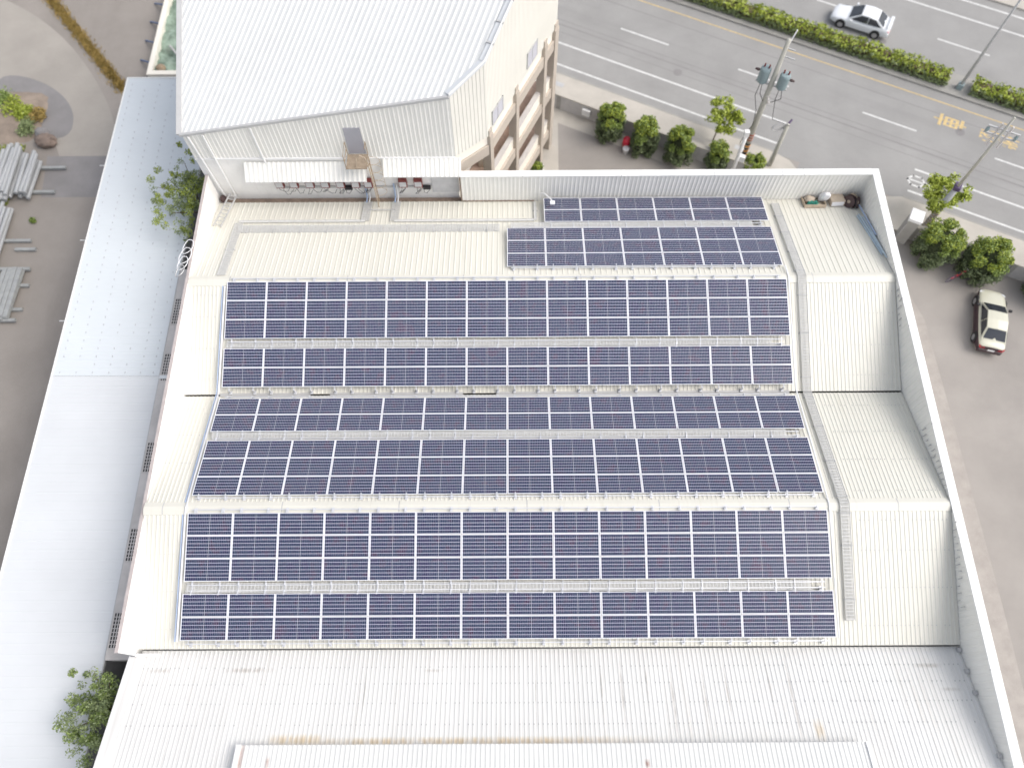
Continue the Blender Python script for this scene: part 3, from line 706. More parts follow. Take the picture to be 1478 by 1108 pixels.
# awnings over the electrical wall
def awning(x0, x1, zw, yf, zf):
    a = MB().ribs([(x0,yf,zf),(x1,yf,zf),(x1,17.17,zw),(x0,17.17,zw)], (0,1,(zw-zf)/(17.17-yf)), .26, .04, .08, .03).build('awning', WALLW, ub)
    MB().bar((x0,yf+.01,zf-.03),(x1,yf+.01,zf-.03),.03,.05).build('awning_edge', WHITEP, a)
    x = x0+.1
    while x <= x1: MB().bar((x,17.18,zf-.35),(x,yf+.1,zf-.03),.04,.04).build('awning_bracket', GALV, a); x += (x1-x0-.2)/4
awning(-14.5,-7.75,10.12,16.36,9.42); awning(-6.8,-2.5,10.4,16.42,9.72)
MB().box(-12.9,17.17,7.82,-5.0,17.2,7.98).build('cable_trunking', GALV, ub)
MB().box(-4.3,17.14,7.45,-2.75,17.2,8.75).build('wall_panel', INVG, ub)
# door, access platform and caged ladder
MB().box(-8.5,17.14,10.80,-7.62,17.19,12.72).build('door', DOORM, ub)
pl = empty('access_platform', 'small plywood platform with rusty railing below the grey door', 'platform')
MB().box(-8.62,16.15,10.70,-7.5,17.12,10.76).build('deck', WOOD, pl)
for pts in ([(-8.6,17.1,10.76),(-8.6,17.1,11.75),(-8.6,16.17,11.75),(-8.6,16.17,10.76)], [(-8.6,17.1,11.25),(-8.6,16.17,11.25)], [(-7.5,17.1,10.76),(-7.5,17.1,11.75),(-7.5,16.6,11.75)]):
    MB().tube(pts, .022, 6).build('railing', RUST, pl)
for x in (-8.55,-7.55): MB().bar((x,17.1,10.0),(x,16.3,10.68),.05,.05).build('bracket', RUST, pl)
ld = empty('caged_ladder', 'rusty cream caged ladder from the platform down to the roof', 'ladder')
for dy in (-.22,.22):
    top = [(-8.0+.25*dy,16.45+dy,10.78),(-7.95,16.45+dy,11.5),(-7.75,16.45+dy,11.72),(-7.5,16.45+dy,11.55),(-7.4,16.45+dy,11.1)] if dy < 0 else [(-7.4,16.45+dy,11.1)]
    MB().tube(top + [(-7.4,16.45+dy,9),(-7.4,16.45+dy,zr(16.4)+.03)], .026, 6).build('stile', TAN if dy < 0 else RUST, ld)
z = 7.4
while z < 11.1: MB().tube([(-7.4,16.23,z),(-7.4,16.67,z)], .016, 5).build('rung', RUST, ld); z += .3
for z in (8.4,9.05,9.7,10.35,11.0):
    MB().tube([(-7.4+.62*math.sin(t), 16.45-.30*math.cos(t), z) for t in [math.pi*i/12 for i in range(13)]], .013, 5).build('cage_hoop', TAN, ld)
MB().tube([(-6.78,16.45,8.4),(-6.78,16.45,11.0)], .012, 5).build('cage_bar', TAN, ld)
# inverters with their cables
invx = [-12.95,-12.14,-11.23,-10.36,-9.49,-8.62,-7.9,-5.92,-5.05]
def inverter(x, label):
    o = empty('inverter', label, 'inverter', (x,17.15,8.13), group='inverters on the back wall')
    bevel(MB().box(-.24,-.24,0,.24,0,.62).build('body', INVR, o), .02)
    MB().box(-.2,-.26,.1,.2,-.24,.5).build('front_cover', INVG, o)
    for k in range(2):
        sx = random.uniform(.1,.3)*random.choice((-1,1)); dz = random.uniform(.3,.6)
        MB().tube([(.1*(k*2-1),-.12,0),(.1*(k*2-1),-.16,-.2),(sx,-.2,-dz),(sx+.15,-.12,-dz-.08),(sx+.28,-.05,-dz+.15)], .014, 5).build('cable', CABLE, o)
    return o
ORDI = ['leftmost of the row under the left awning','second from left under the left awning','third from left under the left awning','fourth from left under the left awning','third from right under the left awning','second from right under the left awning','rightmost under the left awning, beside the ladder','left one under the right awning','right one under the right awning']
for x, lb in zip(invx, ORDI): inverter(x, 'dark red inverter, ' + lb)
for x, lb in ((-9.1,'small dark switch box low on the wall under the left awning'),(-4.6,'small dark switch box low on the wall beside the right inverters')):
    o = empty('switch_box', lb, 'switch box', (x,17.15,7.86)); MB().box(-.22,-.16,0,.22,0,.22).build('body', BLACK, o); MB().tube([(-.15,-.1,0),(-.2,-.14,-.25),(-.05,-.1,-.4),(.1,-.08,-.2),(.15,-.1,0)], .014, 5).build('cable', CABLE, o)

# ------------------------------------------------------------------ shed on the left
sh = empty('long_shed', 'long low shed with pale blue metal roof left of the warehouse', 'shed')
ribw = dict(h=.012, top=.06, slope=.02)
zs = lambda x: 5.0 + (-19.4-x)*.018
def shed_roof(y0, y1, m, dz):
    return MB().ribs([(-25.3,y0,zs(-25.3)+dz),(-19.4,y0,zs(-19.4)+dz),(-19.4,y1,zs(-19.4)+dz),(-25.3,y1,zs(-25.3)+dz)], (1,0,-.018), .5, .006, .05, .025).build('roof', m, sh)
shed_roof(6.6, 28.35, SHEDR, .02); shed_roof(-20, 6.6, SHEDR2, 0)
scr = MB(); scr2 = MB()
for y in [6.8+.5*i for i in range(43)]:
    for x in (-24.9,-24.0,-23.1,-22.2,-21.3,-20.45,-19.75):
        if random.random() < .85: scr.box(x-.022,y-.05,zs(x)+.02,x+.022,y+.05,zs(x)+.05)
tag(scr.build('screw_heads', mat('dull_screw', (.50,.51,.54), .6), sh), kind='stuff')
bevel(MB().box(-25.36,-20,4.9,-25.28,28.37,5.16).build('roof_edge', CAPM, sh), .01)
MB().box(-19.42,-20,4.84,-19.34,28.37,5.0).build('roof_edge', GREYM, sh)
MB().box(-25.35,28.35,4.9,-19.4,28.42,5.16).build('roof_edge', CAPM, sh)
MB().box(-25.2,-20,0,-19.55,28.3,4.86).build('wall', SHEDW, sh)
for y in (21.2,15.6,10.1): MB().box(-25.75,y-.03,4.98,-25.3,y+.03,5.04).build('bracket', GREYM, sh)
MB().box(-19.10,-8.35,4.6,-16.95,13.2,5.5).build('added_gap_slab', SLABM, sh)  # added slab filling the gap, raised to catch sky light and brighten the band
for y in (10.4,6.9,1.7,-2.9,-7.0):
    v_ = MB(); v_.box(-19.06,y-.85,5.5,-18.7,y-.80,5.54); v_.box(-19.06,y+.80,5.5,-18.7,y+.85,5.54)
    for x in (-19.06,-18.93,-18.80): v_.box(x,y-.80,5.5,x+.045,y+.80,5.54)
    for k in range(1,9): v_.box(-19.06,y-.80+k*.178-.02,5.5,-18.7,y-.80+k*.178+.02,5.538)
    v_ = v_.build('vent_frame', SLABM, sh); MB().box(-19.05,y-.8,5.5,-18.71,y+.8,5.51).build('opening', BLACK, v_)
MB().box(-19.10,6.2,5.5,-16.95,6.4,5.56).build('cross_wall', SHEDR2, sh)

# ------------------------------------------------------------------ foliage
def leafset(rng, clumps, n, size, mb, flat=.5):
    for _ in range(n):
        c, r = rng.choice(clumps)
        while True:
            d = Vector((rng.uniform(-1,1), rng.uniform(-1,1), rng.uniform(-1,1)))
            if .25 < d.length < 1: break
        d = d.normalized() * (rng.random() ** .45)
        p = Vector(c) + Vector((d.x*r[0], d.y*r[1], d.z*r[2]))
        s = size * rng.uniform(.6, 1.3)
        a = Vector((rng.uniform(-1,1), rng.uniform(-1,1), rng.uniform(-1,1)*flat)).normalized()
        b = a.cross(Vector((rng.uniform(-1,1), rng.uniform(-1,1), rng.uniform(-1,1)))).normalized()
        mb.quad(p-a*s, p+b*s*.5, p+a*s, p-b*s*.5)
def shrub(x, y, r, h, label, seed, grp='rounded shrubs along the boundary wall', n=2600, cut=0, lean=0):
    rng = random.Random(seed); o = empty('shrub', label, 'shrub', (x,y,0), group=grp)
    low, up_, tip = MB(), MB(), MB(); cl = []; cu = []; ct = []
    for k in range(70):
        t = rng.uniform(.06,.97); rr = r*(.98 if t < .6 else math.sqrt(max(0,1-((t-.6)/.42)**2))*.98); rr = max(rr,.12)
        if t < .2: rr *= .85 + .75*t
        a = rng.uniform(0, 2*math.pi); q = rng.uniform(.62,.9)
        c = (math.cos(a)*rr*q + lean*t, math.sin(a)*rr*q, h*t); s = rng.uniform(.18,.34)*r
        (cl if t < .55 else cu).append((c, (s,s,s*1.1)))
        if t > .7: ct.append((c, (s*1.1,s*1.1,s)))
    cl += [((0,0,h*t),(r*.8,r*.8,h*.22)) for t in (.25,.45)]; cu += [((lean*.7,0,h*.72),(r*.75,r*.75,h*.2))]
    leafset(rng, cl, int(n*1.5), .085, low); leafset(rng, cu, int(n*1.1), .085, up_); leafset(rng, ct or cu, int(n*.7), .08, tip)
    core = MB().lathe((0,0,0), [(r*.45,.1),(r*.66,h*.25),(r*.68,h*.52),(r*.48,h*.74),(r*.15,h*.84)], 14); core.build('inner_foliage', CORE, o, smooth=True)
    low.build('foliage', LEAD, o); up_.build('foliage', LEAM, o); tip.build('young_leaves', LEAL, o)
    MB().tube([(0,0,0),(.02,0,h*.6)], [.06,.03], 6).build('stem', TWIG, o)
    return o
shrub(7.38,27.71,1.02,3.0,'tall rounded shrub nearest the tall building, left end of the row',11)
shrub(9.71,26.41,1.0,2.95,'tall rounded shrub beside the red and white barrel',12)
shrub(12.05,25.51,1.02,2.9,'tall rounded shrub third from the tall building, behind the parapet',13)
shrub(14.75,25.0,.9,2.0,'low round shrub left of the white post',14,n=1900)
shrub(17.15,24.2,.78,1.7,'small bright round shrub at the foot of the striped pole',15,n=1600)
shrub(28.25,17.35,1.42,2.9,'broad rounded shrub beside the white topped gate pillar',16,n=3600)
shrub(30.95,16.0,1.36,2.9,'broad rounded shrub next to the bicycle, above the parked car',17,n=3400)
shrub(34.83,14.21,1.3,2.8,'rounded shrub cut off by the right edge of the photo',18,n=2600)
shrub(2.05,24.6,.42,.75,'tiny potted round bush at the foot of the tall building',19,grp='small plants',n=700)
def hedge(s0, s1, label, seed):
    rng = random.Random(seed); o = empty('hedge', label, 'hedge', rd((s0+s1)/2,43.8,0), group='hedges on the road median')
    base, top = MB(), MB(); L_ = s1-s0; org = rd((s0+s1)/2,43.8,0)
    core = MB(); roadbox(core, s0+.15, s1-.15, 43.45, 44.2, .1, .72); core.v = [tuple(Vector(v)-org) for v in core.v]
    core.build('branches', TWIG, o)
    n = int(L_*260)
    for _ in range(n):
        s = rng.uniform(s0,s1); e = .1*math.sin(s*1.7)+.08*math.sin(s*4.1+1)
        hz = .95 + e; z = rng.uniform(.12, hz); k = rng.random()
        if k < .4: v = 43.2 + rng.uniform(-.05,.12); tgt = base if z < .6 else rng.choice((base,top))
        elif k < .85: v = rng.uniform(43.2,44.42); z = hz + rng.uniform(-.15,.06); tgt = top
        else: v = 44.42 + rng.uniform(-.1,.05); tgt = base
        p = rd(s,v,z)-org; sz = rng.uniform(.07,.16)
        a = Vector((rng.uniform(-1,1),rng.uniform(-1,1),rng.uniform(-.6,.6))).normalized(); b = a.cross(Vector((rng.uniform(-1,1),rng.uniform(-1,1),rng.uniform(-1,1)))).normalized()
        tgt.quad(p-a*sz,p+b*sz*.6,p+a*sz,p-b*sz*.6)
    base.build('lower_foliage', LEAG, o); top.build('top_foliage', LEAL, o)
hedge(-12,15.0,'long clipped hedge on the median left of the lamp post',21); hedge(16.6,32,'clipped hedge on the median right of the lamp post',22)
def tree(x, y, label, trunk, limbs, clumps, leaves, size, mats, seed, flat=.5):
    rng = random.Random(seed); o = empty('tree', label, 'tree', (x,y,0))
    MB().tube(*trunk, 8).build('trunk', TWIG, o, smooth=True)
    lb = MB()
    for pts, r in limbs: lb.tube(pts, r, 6)
    if limbs: lb.build('limbs', TWIG, o)
    a, b = MB(), MB()
    leafset(rng, clumps, int(leaves*.6), size, a, flat); leafset(rng, clumps[::2], int(leaves*.4), size, b, flat)
    a.build('crown', mats[0], o); b.build('young_leaves', mats[1], o)
rng = random.Random(5)
cl = []
for k in range(26):
    a = rng.uniform(0,6.283); q = rng.uniform(.25,1.25); cl.append(((.30+q*.95*math.cos(a), .25+q*.95*math.sin(a), 2.55+rng.uniform(-.35,.45)), (rng.uniform(.28,.46),)*2+(.24,)))
tree(14.77,27.08,'young street tree with bright green open crown on the pavement', ([(0,0,0),(.05,.05,1.0),(.15,.12,1.8),(.25,.2,2.5)], [.06,.05,.045,.03]),
     [([(.15,.12,1.8),(.9,0,2.6)],[.03,.012]),([(.15,.12,1.8),(-.5,.6,2.6)],[.03,.012]),([(.2,.15,2.0),(.6,.9,2.8)],[.025,.012])], cl, 2600, .115, (LEAL,LEAL), 31)
cl = []
for k in range(30):
    a = rng.uniform(0,6.283); q = rng.uniform(.2,1.35); cl.append(((-.25+q*1.0*math.cos(a), .15+q*math.sin(a), 2.6+rng.uniform(-.6,.6)), (rng.uniform(.28,.48),)*2+(.30,)))
tree(28.95,20.25,'young street tree with yellow green crown behind the tapered pole', ([(0,0,0),(-.05,.05,1.2),(-.15,.1,2.5)], [.07,.055,.03]),
     [([(-.1,.08,1.5),(.7,.1,2.7)],[.03,.012]),([(-.1,.08,1.5),(-.9,.5,2.8)],[.03,.012])], cl, 2800, .12, (LEAL,LEAL), 32)
cl = []
for k in range(130):
    yy_ = rng.gauss(0,1.2); cl.append(((-.35-abs(rng.gauss(0,1.0))+.45*rng.random(), .75+yy_, 6.9+rng.uniform(-1.5,1.0)), (rng.uniform(.14,.34),)*2+(.22,)))
for q in ((-3.0,1.6,6.9),(-2.7,.9,7.0),(-2.6,2.2,7.0),(-2.2,-1.2,6.7),(-1.7,-1.5,6.6),(-.7,-1.9,6.6),(-.9,3.4,7.2)): cl.append((q,(.28,.28,.2)))
tree(-18.25,17.0,'leafy tree growing in the gap beside the back corner, over the shed', ([(0,0,0),(-.1,.2,3),(-.4,.6,5),(-.8,1.0,6.8)], [.14,.12,.09,.04]),
     [([(-.4,.6,5),(-1.9,1.6,6.9)],[.05,.015]),([(-.4,.6,5),(-.9,2.4,7.4)],[.05,.015]),([(-.4,.6,5),(-1.2,-.9,7.0)],[.05,.015]),([(-.8,1,6.5),(-2.3,.7,7.3)],[.03,.01])], cl, 9000, .062, (LEAG,LEAL), 33)
cl = []
for k in range(110):
    cl.append(((.15-min(1.9,abs(rng.gauss(0,1.0)))+.3*rng.random(), -.15+max(-2.0,min(1.9,rng.gauss(0,.95))), 6.0+rng.uniform(-1.4,.9)), (rng.uniform(.18,.38),)*2+(.25,)))
for q in ((.1,1.5,6.6),(-.4,1.6,6.8),(-.2,1.2,6.5),(-1.4,-.6,6.6),(-1.2,-.9,6.4),(-1.0,-.5,6.5),(-.9,.2,6.5)): cl.append((q,(.3,.3,.25)))
tree(-18.35,-10.7,'sparse tree growing between shed and front warehouse at the bottom', ([(0,0,0),(-.1,.1,3),(-.2,0,5),(-.4,-.2,6.6)], [.13,.11,.08,.03]),
     [([(-.2,0,5),(.1,1.7,6.6)],[.04,.012]),([(-.2,0,5),(-1.4,-.7,6.6)],[.04,.012]),([(-.2,0,5),(-.5,1.8,6.8)],[.04,.012])], cl, 9500, .065, (LEAG,LEAM), 34)
# yard plants
def weed(x, y, r, h, m, label, seed, n=500):
    rng = random.Random(seed); o = empty('weed_clump', label, 'weeds', (x,y,0), group='weed clumps in the yard')
    mb = MB(); leafset(rng, [((rng.uniform(-.5,.5)*r, rng.uniform(-.5,.5)*r, h*rng.uniform(.3,.7)), (r*.5,r*.5,h*.35)) for _ in range(10)], n, .10, mb); mb.build('foliage', m, o)
weed(-37.4,31.2,1.3,1.1,LEAM,'dark green weed clump at the far left edge of the yard',41,700)
weed(-35.7,30.2,1.25,1.3,LEAL,'bright green weed clump in the middle of the soil heap',42,1500)
weed(-34.2,29.7,.85,.8,LEAY,'small yellowish weed clump right of the bright green one',43,700)
weed(-34.8,28.6,.95,.8,LEAG,'grey green weed clump below the bright green one',44,800)
weed(-32.6,20.6,.25,.3,LEAM,'tiny weed tuft beside the steel tubes',45,120)
hp = MB(); rr = random.Random(9); nx, ny = 16, 14
for j in range(ny+1):
    for i in range(nx+1):
        x = -39.5+5.6*i/nx; y = 27.2+5.2*j/ny; fx = math.sin(math.pi*i/nx); fy = math.sin(math.pi*j/ny)
        hp.v.append((x,y,-.05+.75*fx*fy*(.7+.5*rr.random())))
hp.f = [(j*(nx+1)+i, j*(nx+1)+i+1, (j+1)*(nx+1)+i+1, (j+1)*(nx+1)+i) for j in range(ny) for i in range(nx)]
S(hp.build('soil_heap', SOIL, smooth=True))
def rock(x, y, z, r, label, m, seed):
    rg = random.Random(seed); bm = bmesh.new(); bmesh.ops.create_icosphere(bm, subdivisions=3, radius=1)
    for v in bm.verts: v.co = Vector((v.co.x*r[0], v.co.y*r[1], v.co.z*r[2]))*(1+rg.uniform(-.10,.10))
    me = bpy.data.meshes.new('boulder'); bm.to_mesh(me); bm.free(); me.materials.append(m)
    o = bpy.data.objects.new('boulder', me); col.objects.link(o); o.location = (x,y,z); tag(o, label, 'boulder')
rock(-33.2,27.3,.35,(.75,.55,.5),'reddish brown boulder at the edge of the soil heap',BOULD,1)
rock(-33.6,28.0,.35,(.5,.4,.45),'dark grey boulder behind the reddish brown one',PATCH,2)
dg_ = MB(); rr = random.Random(12)
for _ in range(5200):
    t = rr.random(); t = -.15 + t*1.12; p = Vector((-36.4,41.9,0)).lerp(Vector((-28.5,32.1,0)), t) + Vector((rr.gauss(0,.22),rr.gauss(0,.22),0))
    s = rr.uniform(.10,.3); d = Vector((rr.gauss(0,.5),rr.gauss(0,.5),1)).normalized(); sd_ = Vector((rr.uniform(-1,1),rr.uniform(-1,1),0)).normalized()*.03
    dg_.quad(p-sd_, p+sd_, p+d*s+sd_*.6, p+d*s-sd_*.6)
tag(dg_.build('dry_grass', LEAY), kind='stuff')
gg = MB()
for _ in range(7000):
    p = Vector((rr.uniform(-40,-35.0), rr.uniform(17.5,27.2), 0)); p.x -= max(0,(22-p.y))*.12 - (.25 if p.y > 22 else 0)
    s = rr.uniform(.08,.22); d = Vector((rr.gauss(0,.6),rr.gauss(0,.6),1)).normalized(); sd_ = Vector((rr.uniform(-1,1),rr.uniform(-1,1),0)).normalized()*.05
    gg.quad(p-sd_, p+sd_, p+d*s+sd_*.5, p+d*s-sd_*.5)
tag(gg.build('grass', LEAL), kind='stuff')

# ------------------------------------------------------------------ stacked tubes and planks in the yard
def tubes(x0, y0, y1, nx, nz, r, zbase, label, grp, dx=0.0):
    proto_ = MB().tube([(0,0,0),(0,1,0)], r, 10).build('steel_tube', TUBEG)
    first = True
    for k in range(nz):
        for i in range(nx - (k % 2)):
            o = proto_ if first else proto_.copy()
            if not first: col.objects.link(o)
            first = False
            ya = y0 + random.uniform(-.45,.25); yb = y1 + random.uniform(-.3,.45)
            o.location = (x0 + (i + .5*(k % 2))*2*r*1.03 + random.uniform(-.01,.01), ya, zbase + r + k*r*1.75); o.scale = (1, yb-ya, 1)
            o.rotation_euler = (random.uniform(-.006,.012),0,random.uniform(-.03,.03) + dx); tag(o, label, 'tube', grp)
def sleeper(a, b, label):
    tag(MB().bar(a, b, .2, .2).build('sleeper', PLANK), label, 'sleeper', 'sleepers under the tube stacks')
tubes(-35.6,22.3,26.3,5,3,.14,.3,'grey steel tube in the uppermost left stack beside the grass','tubes of the upper left stack',-.02)
tubes(-33.75,22.4,25.5,3,3,.14,.3,'grey steel tube in the small stack right of the grass','tubes of the upper right stack',-.02)
for y, x1 in ((25.0,-31.3),(22.9,-31.6)):
    sleeper((-35.8,y,.2),(x1,y,.2),'pale sleeper under the two upper tube stacks, %s one' % ('upper' if y > 24 else 'lower'))
tubes(-34.9,16.0,21.3,4,2,.13,.3,'long grey steel tube in the middle stack at the left edge','tubes of the middle stack',-.03)
for y, x1, lb in ((18.9,-32.3,'pale sleeper sticking out of the middle tube stack, thick one'),(18.2,-31.8,'short pale sleeper below the thick one of the middle stack')): sleeper((-35.2 if y > 18.5 else -33.2,y,.15),(x1,y,.15),lb)
k = 0
for j in range(3):
    for i in range(4):
        x = -33.3 + i*.34; o = tag(bevel(MB().box(-.15,-1.85,-.05,.15,1.85,.05).build('plank', PLANK), .01), 'grey plank in the lowest pile at the left edge', 'plank', 'planks in the lowest pile')
        o.location = (x, 14.65+random.uniform(-.1,.1), .3+j*.11); o.rotation_euler = (0,0,random.uniform(-.015,.015)-.03)
for y, lb in ((16.6,'pale sleeper across the upper end of the plank pile'),(12.75,'pale sleeper across the lower end of the plank pile')): sleeper((-33.9,y,.25),(-31.75,y,.25),lb)
for y in (15.4,13.6): sleeper((-33.7,y,.12),(-31.6,y,.12),'pale sleeper under the plank pile, %s one' % ('upper' if y > 14 else 'lower'))
# tubes of the neighbouring yard: wall, props, netting
yw = empty('yard_wall', 'cream low wall around the green netting left of the tall building', 'wall')
MB().box(-26.72,33.0,0,-26.42,60,.88).build('wall', CREAMP, yw); MB().box(-26.42,33.0,0,-18,33.3,.88).build('wall', CREAMP, yw)
MB().box(-26.76,32.96,.88,-26.38,60,.95).build('coping', CREAMP, yw); MB().box(-26.38,32.96,.881,-18,33.34,.95).build('coping', CREAMP, yw)
for i, y in enumerate((32.6,34.6,36.6,38.6,40.6)):
    tag(MB().bar((-28.0,y+.75,.05),(-26.85,y-.25,.75),.09,.09).build('prop', mat('blue_steel_%d' % i, (.10,.15,.27), .5)), 'blue steel prop leaning on the cream wall', 'prop', 'blue props along the cream wall')
nm = MB(); rr = random.Random(4); nx, ny = 26, 40
for j in range(ny+1):
    for i in range(nx+1):
        nm.v.append((-26.41+8.2*i/nx, 33.31+14*j/ny, .35+.3*rr.random()+.22*math.sin(i*.9)*math.sin(j*.7)))
nm.f = [(j*(nx+1)+i, j*(nx+1)+i+1, (j+1)*(nx+1)+i+1, (j+1)*(nx+1)+i) for j in range(ny) for i in range(nx)]
tag(nm.build('netting', NETM, smooth=True), 'crumpled green netting heaped behind the cream wall', 'netting')
tag(MB().tube([(-25.6,36.0,.8),(-24.0,33.9,.9)], .07, 6).build('steel_tube', GWALL), 'dark pole lying on the green netting', 'tube')
rock(-25.9,33.8,.75,(.35,.3,.25),'rusty brown lump on the netting in the wall corner',RUST,3)

# ------------------------------------------------------------------ boundary walls, gate pillar
def bwall(s0, s1, label):
    o = empty('boundary_wall', label, 'wall'); roadbox(MB(), s0, s1, 28.85, 29.08, 0, 1.28).build('wall', GWALL, o)
    roadbox(MB(), s0-.03, s1+.03, 28.8, 29.13, 1.28, 1.36).build('coping', PAVE, o)
    s = s0
    while s < s1: roadbox(MB(), s, s+.3, 28.80, 28.848, 0, 1.279).build('pier', KERB, o); s += 3.2
bwall(-13.5, 7.2, 'low grey boundary wall behind the row of shrubs'); bwall(15.9, 60, 'low grey boundary wall right of the gate pillar')
tag(bevel(roadbox(MB(), -8.2,-7.6,28.6,28.79,.5,1.05).build('meter_box', WHITEP), .02), 'small white box on the grey boundary wall', 'box')
gp = empty('gate_pillar', 'grey gate pillar with white top at the driveway', 'pillar', rd(15.45,28.7,0))
MB().obox((0,0,1.15), U, N, Vector((0,0,1)), .36, .42, 1.15).build('shaft', KERB, gp)
bevel(MB().obox((0,0,2.42), U, N, Vector((0,0,1)), .42, .48, .13).build('cap', WHITEP, gp), .02)
MB().obox((-.37,0,1.3), U, N, Vector((0,0,1)), .012, .3, .6).build('panel', GWALL, gp)

# ------------------------------------------------------------------ poles
pb = Vector((16.55,25.3,0))
up = empty('utility_pole', 'tall concrete utility pole with striped base and two transformers', 'utility pole', pb)
MB().tube([(0,0,0),(0,0,5),(0,0,10.8)], [.22,.19,.13], 14).build('pole', CONC, up, smooth=True)
for i in range(6): MB().lathe((0,0,.9+i*.22), [(.224,0),(.224,.12)], 14, (.12,0,1)).build('stripe', ORANGE if i % 2 == 0 else BLACK, up)
for i in range(3): MB().lathe((0,0,2.4+i*.24), [(.222,0),(.222,.1)], 14, (.1,0,1)).build('stripe', REDB, up)
MB().bar(Vector((0,0,7.3))-U*1.0, Vector((0,0,7.3))+U*1.0, .1, .1).build('crossarm', GALV, up)
for sgn, lab in ((-1,''),(1,'')):
    p = Vector((0,0,7.45)) + U*sgn*.62 + N*(-.1)
    t = MB().lathe(p, [(.30,0),(.33,.05),(.33,.95),(.28,1.06),(.1,1.1)], 20).build('transformer', TRANS, up, smooth=False)
    for a in (-.15,.15): MB().lathe(p+U*a+Vector((0,0,1.08)), [(.04,0),(.06,.06),(.04,.12),(.06,.18),(.03,.26)], 10).build('bushing', INVR, t)
    MB().lathe(p+U*sgn*.33+Vector((0,0,.75)), [(.06,0),(.09,.12),(.05,.3)], 10, tuple(U*sgn)).build('arrester', BROWN, t)
MB().tube([(0.1,0,9.2),(.02,0,10.0),(.35,.2,11.3)], .045, 8).build('top_bracket', WHITEP, up)
for z, l in ((9.6,.5),(10.2,.4)): MB().bar(Vector((0,0,z))-U*l*.2, Vector((0,0,z))+U*l*1.5, .07, .07).build('crossarm', GALV, up)
for k in range(3): MB().lathe(Vector((0,0,5.9+.25*k))+U*(.25-.1*k)+N*-.1, [(.05,0),(.09,.05),(.09,.12),(.04,.2)], 10).build('insulator', SILL, up)
for pts in ([(-.62,.2,7.5),(-.75,0,6.4),(-.35,-.1,5.2),(-.22,-.15,4),(-.75,-.5,2.7),(-.65,-.5,2.2)], [(.6,-.4,7.4),(.75,-.5,6.6),(.3,-.2,6.0)], [(-.5,.3,7.5),(-.45,.1,6.5),(-.15,-.1,6.0)], [(.5,-.3,7.4),(.5,-.3,6.4),(.9,-.2,4.5),(2.1,-.5,4.2)]):
    MB().tube(pts, .022, 6).build('cable', CABLE, up)
MB().obox((-.35,-.2,1.35), U, N, Vector((0,0,1)), .16, .14, .3).build('meter_box', SILL, up)
wp = empty('white_post', 'slim white steel post left of the striped pole', 'post', (15.52,23.62,0))
MB().tube([(0,0,0),(0,0,5.0)], [.13,.12], 10).build('shaft', WHITEP, wp, smooth=True); MB().box(-.2,-.14,4.6,.12,.14,5.05).build('head', WHITEP, wp)
MB().obox((.28,.05,2.4), U, N, Vector((0,0,1)), .22, .14, .24).build('junction_box', WHITEP, wp)
cpz = empty('stub_pole', 'short concrete pole with a coil of grey cable at its top', 'pole', (18.57,24.94,0))
MB().tube([(0,0,0),(0,0,4.15)], [.17,.13], 12).build('pole', CONC, cpz, smooth=True)
for k in range(3): MB().tube([(-.48+.38*math.cos(t), .1+.12*math.sin(t)+.06*k, 3.75+.22*math.sin(t+.8)) for t in [6.283*i/18 for i in range(19)]], .035, 6).build('cable_coil', SILL if k % 2 else GALV, cpz)
MB().tube([(-.05,0,4.0),(.3,.35,4.25)], .07, 8).build('cable_clamp', PURP, cpz)
MB().tube([(-.16,-.1,0),(-.17,-.08,2),(-.13,-.08,3.9)], .035, 6).build('riser_tube', GALV, cpz)
tp = empty('tapered_pole', 'tall thin utility pole rising from a thick banded base at right', 'utility pole', (28.39,19.62,0))
MB().tube([(0,0,0),(0,0,4.3)], [.24,.18], 12).build('base_sleeve', TUBEG, tp, smooth=True)
MB().tube([(0,0,4.3),(0,0,10.5)], [.10,.075], 10).build('shaft', CONC, tp, smooth=True)
for i in range(7): MB().lathe((0,0,.3+i*.24), [(.246-.003*i,0),(.246-.003*i,.09)], 12, (.1,0,1)).build('stripe', RUST, tp)
bevel(MB().obox((0.05,.05,4.35), U, N, Vector((0,0,1)), .2, .26, .16).build('dark_cap', PURP, tp), .03)
for z in (9.0,9.5): MB().bar(Vector((0,0,z))-U*.9, Vector((0,0,z))+U*.9, .09, .09).build('crossarm', GALV, tp)
for a in (-.3,.3): MB().tube([Vector((0,0,8.2))+U*a, Vector((0,0,9.9))+U*a], .06, 8).build('fuse_tube', SILL, tp)
for a in (-.8,.8): MB().lathe(Vector((0,0,9.05))+U*a, [(.06,0),(.1,.1),(.1,.25),(.05,.4)], 10).build('insulator', TRANS, tp)
mp_ = empty('lamp_post', 'slender grey lamp post standing in the median between the hedges', 'lamp post', rd(15.9,43.55,0))
MB().tube([(0,0,0),(0,0,4),(0,0,11)], [.12,.10,.06], 10).build('pole', GALV, mp_, smooth=True)
MB().obox((0,0,.3), U, N, Vector((0,0,1)), .2, .2, .3).build('foot', TRANS, mp_)
for s in (-1,1):
    MB().tube([(0,0,10.8), Vector((0,0,11.1))+N*s*.8, Vector((0,0,11.2))+N*s*1.8], .04, 8).build('arm', GALV, mp_)
    bevel(MB().obox(Vector((0,0,11.2))+N*s*2.1, N, U, Vector((0,0,1)), .35, .13, .06).build('lamp_head', GALV, mp_), .02)

